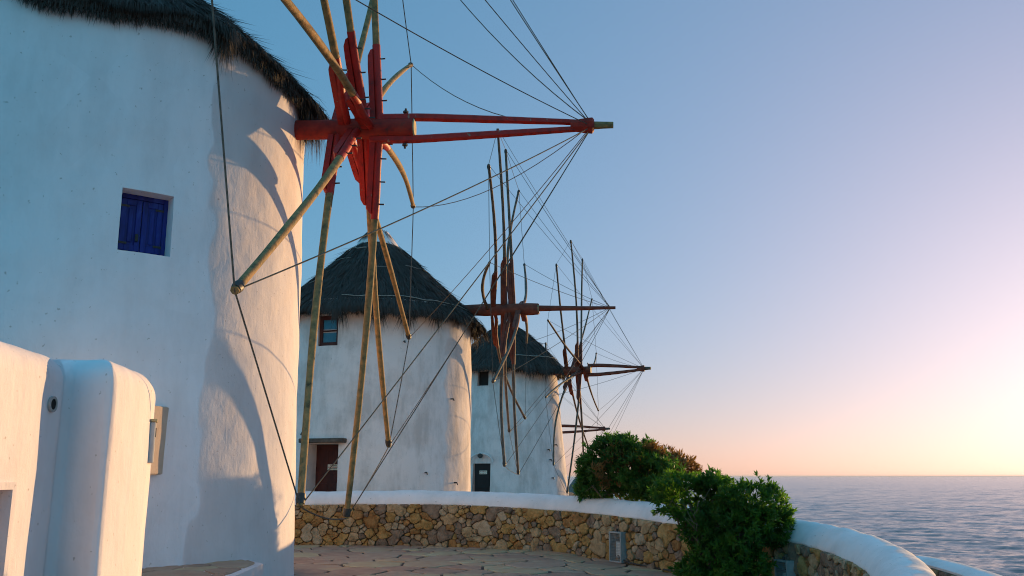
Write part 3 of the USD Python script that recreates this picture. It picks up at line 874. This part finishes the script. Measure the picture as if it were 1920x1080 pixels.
# --- third windmill
t3 = thing('windmill', 'third white windmill with a black door and one small dark window', 'windmill', 'round thatched windmills in a row')
M3 = base_mill((-.28, 47.2), (3.23, 46.0, 6.86), -15.7, .1, 7.1, 3.20, 2.58, 2.98, 6.95, 9.55, .12, 44, lump=.08, belly=.22, back=1.3)
win3 = opening(M3, 895, 696, 916, 723, .25)
door3 = opening(M3, 886, 869, 919, 925, .2)
door3['z0'] = .15
tower(M3, t3, [win3, door3], 'plaster_old', 160, 90)
obj('window', lbox(win3, 0, 0, win3['w'] - .01, win3['h'] - .01, .01, .05), 'black_paint', t3)
df = obj('door', cat([lbox(door3, .04, 0, door3['w'] - .1, door3['h'], .0, .06), lbox(door3, .04, .2, door3['w'] - .3, .7, .06, .08, .01)]), 'black_paint', t3)
sg = obj('sign', lbox(door3, .08, door3['h'] / 2 - .42, .40, .17, .085, .1), 'sign_board', df)
obj('printed_line', cat([lbox(door3, .08 + x, door3['h'] / 2 - .42 + zz, .05, .025, .1, .1025, 0) for x in np.arange(-.14, .15, .08) for zz in (-.04, .04)]), 'red_ink', sg)
ar = np.linspace(0, np.pi, 15)
c3, r3, n3 = door3['c'], door3['r'], door3['n']
dz = door3['h'] / 2
obj('door_arch', tube(c3 + r3 * (np.cos(ar) * door3['w'] * .62)[:, None] + np.array([0, 0, 1.0]) * (dz + .05 + np.sin(ar) * .42)[:, None] + n3 * (door3['depth'] + .0), .05, 6), 'plaster_old', t3, smooth=50)
lc = c3 + np.array([0, 0, dz + .36]) + n3 * (door3['depth'] + .08)
obj('door_lamp', cat([tube([lc - n3 * .1, lc + n3 * .03, lc + n3 * .09], [.09, .12, .10], 12), tube([lc - n3 * .08, lc - n3 * .08 - r3 * .3 + np.array([0, 0, .05])], .012, 5)]), 'iron', t3)
for hx3, hy3 in ((1031, 862), (1027, 843), (1035, 896), (1040, 834)):
    th3, z3 = hit(M3, hx3, hy3)
    p3, n3_ = surf(M3, th3, z3), np.array([math.cos(th3), math.sin(th3), 0])
    obj('wall_hook', tube([p3 - n3_ * .02, p3 + n3_ * .12, p3 + n3_ * .15 - [0, 0, .08]], .03, 6), 'iron', t3)
thatch(M3, t3, 24000, (-math.pi, math.pi), .66, .030, .32, fringe=3000, tufts=[(-1.2, .07, .2), (-.9, .06, .2)], seed=7, droop=.7)
ring_rope(M3, t3, .86, (-1.5, .4), seed=9, rad=.016, lift=.08)
M3.curve = {-4: (-.05, 0), -3: (.01, 0), 1: (.02, .04)}
wheel(M3, t3, .21, {3: .30, 0: .50, 4: .12, 1: .40, 5: -.40, 2: -.15},
      {1: (1118, 662), 0: (1122, 770), 2: (1110, 560), 3: (1092, 485), 4: (1070, 450), 5: (1043, 495), 6: (1027, 600), -5: (1023, 745), -4: (1038, 872), -3: (1063, 925)}, 6.4, -14.4,
      'oxide_paint', 'oxide_paint', 'pole_dark', .052, 1.5, .65, 3.46, .78, {}, seed=9, rope_r=.008, bend=.010, brace_w=.09, bolts=False)

# --- fourth windmill, mostly behind the third
t4 = thing('windmill', 'farthest windmill, only its bowsprit and two pole ends show beyond the third', 'windmill', 'round thatched windmills in a row')
M4 = base_mill((-1.75, 62.6), (2.35, 62.0, 4.72), -8, -1.5, 4.8, 3.1, 2.8, 3.1, 4.5, 7.2, .15, 55, back=1.3)
tower(M4, t4, [], 'plaster_old', 80, 30)
thatch(M4, t4, 3000, (-math.pi, math.pi), .7, .08, .3, seed=11)
wheel(M4, t4, .2, {3: .2, 0: .4, 4: .1, 1: .3, 5: -.3, 2: -.1}, {}, 6.1, 0, 'oxide_paint', 'oxide_paint', 'pole_dark', .07, 1.5, .6, 3.9, .8, {}, seed=13, bolts=False, rope_r=.007)

# ------------------------------------------------------------------ white building at the left, and the paved platform at the mill's foot
def on_hut(px, py, X):
    d = at(px, py, 1.0) - [0, 0, EYE]
    s = X / d[0]
    return np.array([0, 0, EYE]) + d * s


hut = thing('white_building', 'low rounded whitewashed building in front of the nearest windmill', 'building')
hx_ = [(-5.9, 4.0), (-3.55, 4.0), (-3.70, 6.0), (-3.785, 7.62), (-3.80, 7.68), (-3.85, 7.71), (-3.86, 7.80), (-3.80, 7.86), (-3.47, 7.76), (-3.42, 7.77), (-3.405, 7.82), (-3.46, 8.4), (-3.56, 9.0), (-3.70, 9.45), (-4.0, 9.8), (-4.4, 10.0), (-5.9, 10.0)]
hp = Polygon(hx_)
hp = hp.buffer(-.03, quad_segs=6).buffer(.06, quad_segs=6).buffer(-.03, quad_segs=6)
HT, HR = 2.62, .24
rings = [np.array(hp.exterior.segmentize(.025).coords)[:-1]]
for d in (.006, .018, .034, .054, .078, .105, .135, .17, .205, .24, .29, .36, .48, .7):
    q = hp.buffer(-d, quad_segs=4)
    if not q.is_empty:
        rings.append(np.array(q.exterior.segmentize(.028 + d * .3).coords)[:-1])
Q = np.vstack(rings)
T = Delaunay(Q).simplices
T = T[shapely.contains(hp.buffer(1e-4), shapely.points(Q[T].mean(1)))]
dd = shapely.distance(shapely.points(Q), hp.exterior)
zz = HT - HR + np.sqrt(np.maximum(HR ** 2 - np.maximum(HR - dd, 0) ** 2, 0)) + (meshkit.fbm(np.c_[Q * 1.3, 0 * Q[:, :1]], 3, 5) - .5) * .05 * np.clip(dd / .1, 0, 1)
e = np.cross(Q[T[:, 1]] - Q[T[:, 0]], Q[T[:, 2]] - Q[T[:, 0]])
T[e < 0] = T[e < 0][:, ::-1]
top = (np.c_[Q, zz], T)
E = np.array(shapely.geometry.polygon.orient(hp).exterior.segmentize(.025).coords)[:-1]
d0 = on_hut(13, 990, -3.735)
DY, DZ = d0[1], EYE - .0135 * d0[1]
lv = np.unique(np.r_[np.linspace(-.05, DZ, 8), np.linspace(DZ, HT - HR, 7)])
nE = len(E)
V = np.vstack([np.c_[E, np.full(nE, z)] for z in lv])
nrm = np.array([nv(E[(i + 1) % nE] - E[i - 1])[::-1] * [1, -1] for i in range(nE)])
amp = (meshkit.fbm(V * [1.5, 1.5, 1.2], 3, 15) - .5) * .03 * np.repeat(np.r_[np.ones(13), 0], nE)
V[:, :2] += np.tile(nrm, (14, 1)) * amp[:, None]
isdoor = (E[:, 1] < DY) & (E[:, 1] > DY - .85) & (E[:, 0] > -4)
Fs = [[k * nE + i, k * nE + (i + 1) % nE, (k + 1) * nE + (i + 1) % nE, (k + 1) * nE + i] for k in range(13) for i in range(nE) if not (k < 7 and isdoor[i] and isdoor[(i + 1) % nE])]
body = trimesh.Trimesh(np.vstack([V, top[0]]), np.vstack([np.array(Fs)[:, [0, 1, 2]], np.array(Fs)[:, [0, 2, 3]], top[1] + len(V)]), process=False)
body.merge_vertices(digits_vertex=4)
obj('wall', body, 'plaster_fresh', hut, smooth=60)


c = on_hut(97, 758, -3.775)
obj('vent_pipe', cat([trimesh.creation.annulus(.045, .065, .06, transform=trimesh.geometry.align_vectors([0, 0, 1], [1, 0, 0]))]).apply_translation(c - [.012, 0, 0]), 'grey_metal', hut)
obj('vent_hole_shade', tube([c - [.02, 0, 0], c + [.012, 0, 0]], .046, 14), 'dark_inside', hut)  # black disc stands in for the shade inside the open pipe
c = at(280, 830, 9.15)
dirb = nv([-.35, .94, 0])
nb = np.array([dirb[1], -dirb[0], 0])
mb = obj('meter_box', obox(c + nb * .02, np.array([dirb, nb, [0, 0, 1.0]]), (.13, .03, .20), .01), 'meter_grey', hut)
obj('meter_window', obox(c + nb * .053 + [0, 0, .1], np.array([dirb, nb, [0, 0, 1.0]]), (.03, .004, .045)), 'ink', mb)
obj('meter_hood', obox(c + nb * .03 + [0, 0, .215], np.array([dirb, nb, [0, 0, 1.0]]), (.14, .03, .012)), 'cut_wood', mb)
dy0, dy1 = E[isdoor][:, 1].min(), E[isdoor][:, 1].max()
xo = E[isdoor][:, 0].max()
rv = obj('door_recess', cat([aabox([xo - .50, dy1 - .004, -.02], [xo - .012, dy1 + .05, DZ + .05]), aabox([xo - .50, dy0 - .05, -.02], [xo - .012, dy0 + .004, DZ + .05]), aabox([xo - .50, dy0 + .004, DZ - .004], [xo - .012, dy1 - .004, DZ + .05])]), 'plaster_fresh', hut)
obj('door', cat([aabox([xo - .48, dy0, -.02], [xo - .42, dy1, DZ], .004)] + [aabox([xo - .42, dy0 + .1, z], [xo - .40, dy1 - .1, z + .55], .008) for z in (.12, .8)]), 'blue_paint', hut)

plat = thing('paved_platform', 'low white-edged platform with flagstones at the foot of the nearest windmill', 'platform')
pp_ = Polygon([(-6, 8.6), (-3.45, 8.6), (-3.16, 10.4), (-3.25, 12.35), (-3.6, 12.9), (-6, 12.9)])
obj('edge_wall', trimesh.creation.extrude_polygon(pp_, .55).apply_translation([0, 0, -.07]), 'plaster_fresh', plat, smooth=30)
cells = stone_polys(pp_.buffer(-.09), [(.34, 300), (.24, 600), (.15, 800)], 17)
g = np.random.default_rng(12)
for q in cells:
    o = outline(q, .012, .03, .12)
    if o is not None and q.area > .01:
        obj('flagstone', slab(o, .47, .496 + g.normal(0, .003), g), FLG[g.integers(4)], plat, smooth=35)

# ------------------------------------------------------------------ the rubble wall with its white coping
def wall_stone(o, fn, g, proud):
    """A rubble stone: outline o in (length, height) on the wall, rounded face; fn(u, v, out) places it."""
    n, c = len(o), o.mean(0)
    size = math.sqrt(Polygon(o).area)
    rings, outs = [], []
    for sc, dp in ((1.0, -.05), (1.0, proud * .5), (.955, proud * .92), (.70, proud * 1.0 + size * .015)):
        j = g.normal(0, size * .022, (n, 2)) if sc < 1 else 0
        rings.append(c + (o - c) * sc + j)
        outs.append(dp + (g.normal(0, .009, n) if dp > 0 else np.zeros(n)))
    tl = g.normal(0, .06, 2)
    R = np.vstack(rings + [c[None]])
    D = np.r_[np.concatenate(outs), proud * 1.02 + size * .02]
    D = D + np.where(D > 0, (R - c) @ tl, 0)
    V = fn(R[:, 0], R[:, 1], D)
    Fs = []
    for k in range(3):
        for j in range(n):
            a, b = k * n + j, k * n + (j + 1) % n
            Fs += [[a, b, b + n], [a, b + n, a + n]]
    Fs += [[3 * n + j, 3 * n + (j + 1) % n, 4 * n] for j in range(n)]
    return V, np.array(Fs)


def sweep(fn, us, prof):
    """Sweeps prof (rows: out, up) along the wall's line."""
    m = len(prof)
    V = np.vstack([fn(np.full(m, u), prof[:, 1], prof[:, 0]) for u in us])
    Fs = [[i * m + j, (i + 1) * m + j, (i + 1) * m + j + 1, i * m + j + 1] for i in range(len(us) - 1) for j in range(m - 1)]
    return V, np.array(Fs)


wall = thing('stone_wall', 'curved rubble stone wall with thick white coping round the paved terrace', 'wall', 'rubble stone walls by the sea')
WH = 1.15                                             # stones reach from the coping this far down


def main_place(u, v, out):
    p = wall_at(np.asarray(u, float), np.asarray(out, float))
    p[..., 2] += v
    return p


top_wave = lambda u: .02 * np.sin(u * 3.1) + .015 * np.sin(u * 7.7)
obj('mortar_core', sweep(main_place, np.linspace(0, WL, 160), np.array([[-.55, .02], [-.02, .02], [-.015, -WH]])), 'mortar', wall, smooth=True)
cop = np.array([[-.60, -.9], [-.60, .10], [-.585, .19], [-.53, .262], [-.45, .305], [-.36, .318], [-.27, .305], [-.18, .265], [-.10, .205], [-.045, .14], [-.008, .075], [.012, .03], [.010, .0], [-.03, -.02], [-.3, -.02]])
us = np.linspace(0, WL, 420)
V, Fs = sweep(main_place, us, cop)
Vn = meshkit.fbm(V * [1.6, 1.6, 2.0], 3, 6) - .5
V[:, 2] += Vn * .06 + (meshkit.fbm(V * 7.0, 3, 61) - .5) * .022
nn = np.repeat(np.stack([np.interp(us, _u, WN[:, 0]), np.interp(us, _u, WN[:, 1])], 1), len(cop), 0)
low = np.tile((cop[:, 1] < .1) & (cop[:, 0] > -.1), len(us))
V[:, :2] += nn * ((meshkit.fbm(V * [4, 4, 4], 3, 7) - .5) * .05)[:, None]
obj('coping', (V, Fs[:, ::-1]), 'plaster_cap', wall, smooth=60)
# the lights sit in front of the wall; stones of mixed size
u_of = lambda px, py, Y: float(_u[np.argmin(np.linalg.norm(WP[:, :2] - at(px, py, Y)[:2], axis=1))])
g = np.random.default_rng(23)
ulo, uhi = u_of(480, 948, 22.4), WL - 2.0
reg = Polygon([(ulo, -WH), (uhi, -WH), (uhi, .015), (ulo, .015)])
cells = stone_polys(reg, [(.10, 500), (.062, 3000), (.034, 9000)], 31, squash=1.2)
cells = merge_cells(cells, [(.12, .13), (.065, .16), (.026, .25)], 5)
vis = []
for q in cells:
    cu, cv = q.centroid.coords[0]
    p = main_place(np.array([cu]), np.array([cv]), np.array([0.0]))[0]
    if p[2] > plaza_z(p[0], 0) - .12:
        vis.append((q.area / max(p[1], 5) ** 2, q))
vis.sort(key=lambda t: -t[0])
small = [[] for _ in RUB]
for i, (_, q) in enumerate(vis):
    o = outline(q, .0045, .009 if q.area > .01 else .005, .045)
    if o is None:
        continue
    mm = RUB[g.choice(5, p=[.30, .24, .18, .12, .16])]
    st = wall_stone(o, main_place, g, g.uniform(.03, .075) if q.area > .01 else g.uniform(.01, .045))
    if i < 296:
        obj('stone', st, mm, wall, smooth=42)
    else:
        small[RUB.index(mm)].append(st)
for mm, ss in zip(RUB, small):
    if ss:
        obj('small_stones', cat(ss), mm, wall, smooth=42, kind='stuff')

# lower outer wall, right of the first towards the sea
wall2 = thing('stone_wall', 'lower outer stone wall with a thin white top on the seaward slope', 'wall', 'rubble stone walls by the sea')
W2 = spline([at(1700, 1046, 22.0), at(1745, 1054, 21.0), at(1810, 1073, 19.2), at(1880, 1100, 17.2), at(1965, 1144, 14.8)], 120)
t_ = np.gradient(W2[:, :2], axis=0)
t_ /= np.linalg.norm(t_, axis=1, keepdims=True)
n_ = np.stack([t_[:, 1], -t_[:, 0]], 1)
if (n_[60] @ -W2[60, :2]) < 0:
    n_ = -n_
l2 = np.r_[0, np.cumsum(np.linalg.norm(np.diff(W2[:, :2], axis=0), axis=1))]


def outer_place(u, v, out):
    p = np.stack([np.interp(u, l2, W2[:, k]) for k in range(3)], -1)
    n = np.stack([np.interp(u, l2, n_[:, k]) for k in range(2)], -1)
    p[..., :2] += n * np.asarray(out)[..., None]
    p[..., 2] += v
    return p


obj('mortar_core', sweep(outer_place, l2[::4], np.array([[-.4, -.1], [-.02, -.1], [-.02, -4.0], [-.4, -4.0]])), 'mortar', wall2)
obj('coping', sweep(outer_place, l2[::2], np.array([[-.5, -4.0], [-.5, -.05], [-.46, .02], [-.36, .05], [-.2, .04], [-.05, -.01], [.03, -.07], [.02, -.12], [-.05, -.13]])[::-1]), 'plaster_cap', wall2, smooth=60)
cells = stone_polys(Polygon([(0, -2.2), (l2[-1], -2.2), (l2[-1], -.12), (0, -.12)]), [(.2, 300), (.14, 900), (.09, 2000)], 41, squash=1.3)
for q in cells:
    o = outline(q, .008, .02, .07)
    if o is not None and q.area > .012:
        obj('stone', wall_stone(o, outer_place, g, g.uniform(.03, .07)), RUB[g.integers(5)], wall2, smooth=42)

# ------------------------------------------------------------------ floodlights, cable, post
def make_light():
    f = thing('floodlight', 'caged floodlight at the foot of the wall, left of the green bush', 'floodlight', 'caged floodlights along the stone wall')
    W, Hh, D = .37, .58, .15
    fr = [aabox([-W / 2, -D, 0], [-W / 2 + .03, 0, Hh], .004), aabox([W / 2 - .03, -D, 0], [W / 2, 0, Hh], .004), aabox([-W / 2 + .03, -D, 0], [W / 2 - .03, 0, .03], .004), aabox([-W / 2 + .03, -D, Hh - .03], [W / 2 - .03, 0, Hh], .004)]
    obj('cage_frame', cat(fr), 'grey_metal', f)
    gr = [tube([[x, -D + .01, .03], [x, -D + .01, Hh - .03]], .0028, 4) for x in np.linspace(-W / 2 + .05, W / 2 - .05, 11)]
    gr += [tube([[-W / 2 + .03, -D + .014, z], [W / 2 - .03, -D + .014, z]], .0028, 4) for z in np.linspace(.06, Hh - .06, 17)]
    obj('grille', cat(gr), 'grey_metal', f)
    lp = obj('lamp_housing', obox((.05, -.055, .25), np.eye(3), (.09, .04, .16), .012), 'grey_metal', f)
    obj('lamp_glass', obox((.05, -.10, .25), np.eye(3), (.07, .006, .135), .003), 'lamp_white', lp)
    obj('hood', obox((.05, -.06, .425), np.eye(3), (.1, .06, .008), .002), 'iron', lp)
    for z in (-.05, Hh):
        obj('mount', aabox([-.015, -.10, z], [.015, -.07, z + .05]), 'iron', f)
    return f


fl = make_light()


def set_light(prim, px, py, Y, dz):
    u = u_of(px, py, Y)
    p = wall_at(u, .03)
    n = np.array([np.interp(u, _u, WN[:, 0]), np.interp(u, _u, WN[:, 1])])
    x = UsdGeom.Xformable(prim)
    x.ClearXformOpOrder()
    x.AddTranslateOp().Set((float(p[0]), float(p[1]), float(dz)))
    x.AddRotateZOp().Set(math.degrees(math.atan2(n[0], -n[1])))
    return p, n


p, n = set_light(fl, 1166, 1022, 18.5, 0)
z1 = EYE - (1050 - 893) / 1763 * p[1]
set_light(fl, 1166, 1022, 18.5, z1)
fl2 = UsdGeom.Xform.Define(stage, path_for('floodlight', None)).GetPrim()
fl2.GetReferences().AddInternalReference(fl.GetPath())
fl2.SetInstanceable(True)
p2, n2 = set_light(fl2, 1489, 1062, 14.8, 0)
set_light(fl2, 1489, 1062, 14.8, EYE - (1046 - 893) / 1765 * p2[1] - .58)
tag(fl2, 'caged floodlight right of the green bush, at the lower edge of the picture', 'floodlight', 'caged floodlights along the stone wall')
us = np.linspace(u_of(1172, 1022, 18.5), u_of(1330, 990, 16.4), 24)
cp = wall_at(us, .10 + .06 * np.sin(us * 2))
cp[:, 2] = plaza_z(cp[:, 0], 0) + .05 + np.exp(-(us - us[0]) / .12) * .12
cb = obj('power_cable', tube(cp, .016, 6), 'iron', smooth=50, label='black power cable running along the foot of the wall from the left floodlight', cat='cable')

# ------------------------------------------------------------------ shrubs
def rosettes(pts, dirs, g, nleaf, ln, wd, spread=.9):
    n = len(pts)
    k = nleaf
    ax = dirs / np.linalg.norm(dirs, axis=1, keepdims=True)
    P, A = np.repeat(pts, k, 0), np.repeat(ax, k, 0)
    rnd = g.normal(size=(n * k, 3))
    side = rnd - A * (rnd * A).sum(1, keepdims=True)
    side /= np.linalg.norm(side, axis=1, keepdims=True)
    d = A * g.uniform(.25, 1.0, (n * k, 1)) + side * g.uniform(.35, 1.0, (n * k, 1)) * spread
    d /= np.linalg.norm(d, axis=1, keepdims=True)
    w = np.cross(d, A)
    w /= np.maximum(np.linalg.norm(w, axis=1, keepdims=True), 1e-6)
    nn = np.cross(w, d)
    L = ln * g.uniform(.6, 1.25, (n * k, 1))
    Wd = wd * g.uniform(.7, 1.2, (n * k, 1))
    b = P - A * g.uniform(0, .06, (n * k, 1))
    m = b + d * L * .5 + nn * L * .05
    tip = b + d * L - nn * L * .06
    V = np.stack([b, m - w * Wd / 2 + nn * Wd * .15, m + w * Wd / 2 + nn * Wd * .15, m - nn * 0.0, tip], 1).reshape(-1, 3)
    o = (np.arange(n * k) * 5)[:, None]
    Fs = np.stack([o + [[0, 3, 1]], o + [[0, 2, 3]], o + [[1, 3, 4]], o + [[3, 2, 4]]], 1).reshape(-1, 3)
    return V, Fs


def shrub(name, label, blobs, root, stems, n, leaf, matname, g, ln=.11, wd=.026, nleaf=9, inner_frac=.3, catg='shrub', zmin=-9):
    """blobs: (centre, radii); leaves in whorls mostly near the blobs' outer skin, bumpy outline, with stems from root."""
    t = thing(name, label, catg)
    P, Dn = [], []
    vol = np.array([np.prod(r) ** (2 / 3) for _, r in blobs])
    for (c, r), k in zip(blobs, (n * vol / vol.sum()).astype(int)):
        v = g.normal(size=(k, 3))
        v /= np.linalg.norm(v, axis=1, keepdims=True)
        s = np.where(g.uniform(size=k) < inner_frac, g.uniform(.35, .9, k), g.uniform(.84, 1.05, k))
        s = np.where(g.uniform(size=k) < .07, g.uniform(1.05, 1.28, k), s)
        lum = .62 + .76 * meshkit.fbm(v * 2.9 + np.asarray(c), 4, 3)
        p = np.asarray(c) + v * np.asarray(r) * (s * lum)[:, None]
        P.append(p)
        Dn.append(v / np.asarray(r) * np.mean(r) + [0, 0, .45] + g.normal(0, .3, (k, 3)))
    P, Dn = np.vstack(P), np.vstack(Dn)
    gap = meshkit.fbm(P * 2.4, 3, 12)
    ok = (gap > .36) & (P[:, 2] > zmin)
    P, Dn = P[ok], Dn[ok]
    obj('foliage', rosettes(P, Dn, g, nleaf, ln, wd), matname, t, kind='stuff')
    for e_ in stems:
        a, b = np.asarray(root) + [*g.normal(0, .07, 2), 0], np.asarray(e_)
        m1 = a + (b - a) * .4 + g.normal(0, .05, 3) + [0, 0, .06]
        st = obj('stem', tube(spline([a, m1, a + (b - a) * .75 + g.normal(0, .04, 3), b], 10), np.linspace(.028, .012, 10), 6), 'bark', t, smooth=50)
        tw = []
        for _ in range(4):
            q = a + (b - a) * g.uniform(.5, .95)
            tw.append(tube([q, q + nv(b - a) * .16 + g.normal(0, .07, 3), q + nv(b - a) * .32 + g.normal(0, .14, 3)], [.009, .007, .004], 5))
        obj('twigs', cat(tw), 'bark', st)
    return t, P


g = np.random.default_rng(61)
A_ = lambda px, py, Y: at(px, py, Y)
# green bush in front of the wall
root = at(1312, 1100, 14.9)
root[2] = plaza_z(root[0], 0)
B = [(A_(1345, 945, 14.9), (.50, .50, .44)), (A_(1275, 930, 14.95), (.42, .44, .36)), (A_(1310, 985, 14.8), (.30, .34, .32)), (A_(1420, 955, 14.8), (.48, .46, .42)), (A_(1375, 1000, 14.7), (.46, .46, .42)),
     (A_(1445, 985, 14.9), (.32, .38, .30)), (A_(1345, 1060, 14.7), (.46, .40, .42)), (A_(1400, 1065, 14.6), (.34, .36, .40)), (A_(1330, 910, 14.9), (.24, .25, .2)), (A_(1292, 1075, 14.7), (.22, .25, .22))]
stems = [A_(1268, 950, 14.8), A_(1285, 915, 14.9), A_(1310, 940, 14.6), A_(1340, 915, 14.8), A_(1350, 960, 14.6), A_(1400, 945, 14.8), A_(1430, 965, 14.8), A_(1300, 965, 14.45), A_(1400, 1000, 14.6)]
sh1, _ = shrub('shrub', 'dense bright green shrub with bare lower stems standing in front of the stone wall', B, root, stems, 3300, None, 'leaf_green', g, ln=.115, wd=.034, nleaf=9, inner_frac=.22)
# dark bush on the wall with dead branches
Y1 = 19.7
B = [(A_(1150, 868, Y1), (.62, .6, .56)), (A_(1190, 880, Y1 - .35), (.62, .6, .60)), (A_(1115, 915, Y1 + .1), (.40, .42, .30)), (A_(1165, 840, Y1), (.36, .36, .30)), (A_(1225, 900, Y1 - .7), (.47, .5, .48)), (A_(1105, 880, Y1), (.25, .3, .3)), (A_(1240, 925, Y1 - .8), (.38, .4, .3))]
root = at(1200, 940, Y1)
root[2] = .3
st = [A_(1130, 890, Y1 - .5), A_(1150, 870, Y1 - .5), A_(1180, 860, Y1 - .5), A_(1215, 880, Y1 - .5), A_(1230, 900, Y1 - .5), A_(1110, 910, Y1 - .4)]
sh2, P_ = shrub('shrub', 'dark green shrub with dead brown branches growing behind the white coping', B, root, st, 2700, None, 'leaf_dark', g, ln=.13, wd=.038, nleaf=9, zmin=.9, inner_frac=.22)
pts, dn = [], []
for cx, cy, sxp, syp, m in ((1160, 866, 24, 20, 62), (1195, 870, 11, 12, 24), (1125, 880, 14, 10, 22), (1140, 906, 20, 10, 26), (1212, 905, 12, 10, 12), (1218, 838, 12, 8, 26), (1235, 852, 12, 10, 40)):
    for _ in range(m):
        q = at(cx + g.normal(0, sxp * .6), cy + g.normal(0, syp * .6), Y1 - .62 + g.uniform(-.08, .2))
        pts.append(q)
        dn.append(np.array([.2, -.5, .8]) + g.normal(0, .4, 3))
obj('dry_foliage', rosettes(np.array(pts), np.array(dn), g, 7, .13, .03), 'leaf_dry', sh2, kind='stuff', label='dead brown leaves')
# dry golden shrub behind
Y2 = 21.6
B = [(A_(1235, 868, Y2), (.55, .5, .34)), (A_(1272, 875, Y2), (.48, .45, .26)), (A_(1215, 850, Y2), (.34, .35, .24)), (A_(1290, 882, Y2), (.30, .3, .2))]
root = at(1250, 940, Y2)
root[2] = .3
sh3, _ = shrub('shrub', 'dry golden brown shrub behind the dark green one, against the sky', B, root, [A_(1230, 870, Y2), A_(1265, 872, Y2), A_(1290, 880, Y2)], 900, None, 'leaf_dry', g, ln=.13, wd=.03, nleaf=7, inner_frac=.2)

# ------------------------------------------------------------------ sea air
usdkit.material(stage, '/World/Looks/haze', {'v': ('principled_volume', {'color': (1.0, .95, .88), 'density': 3.0e-5, 'anisotropy': 0.0})}, volume='v.volume')
obj('haze', aabox([-91000, -2500, SEA - 3], [91000, 91000, 20]), 'haze', kind='stuff', label='thin sea haze')
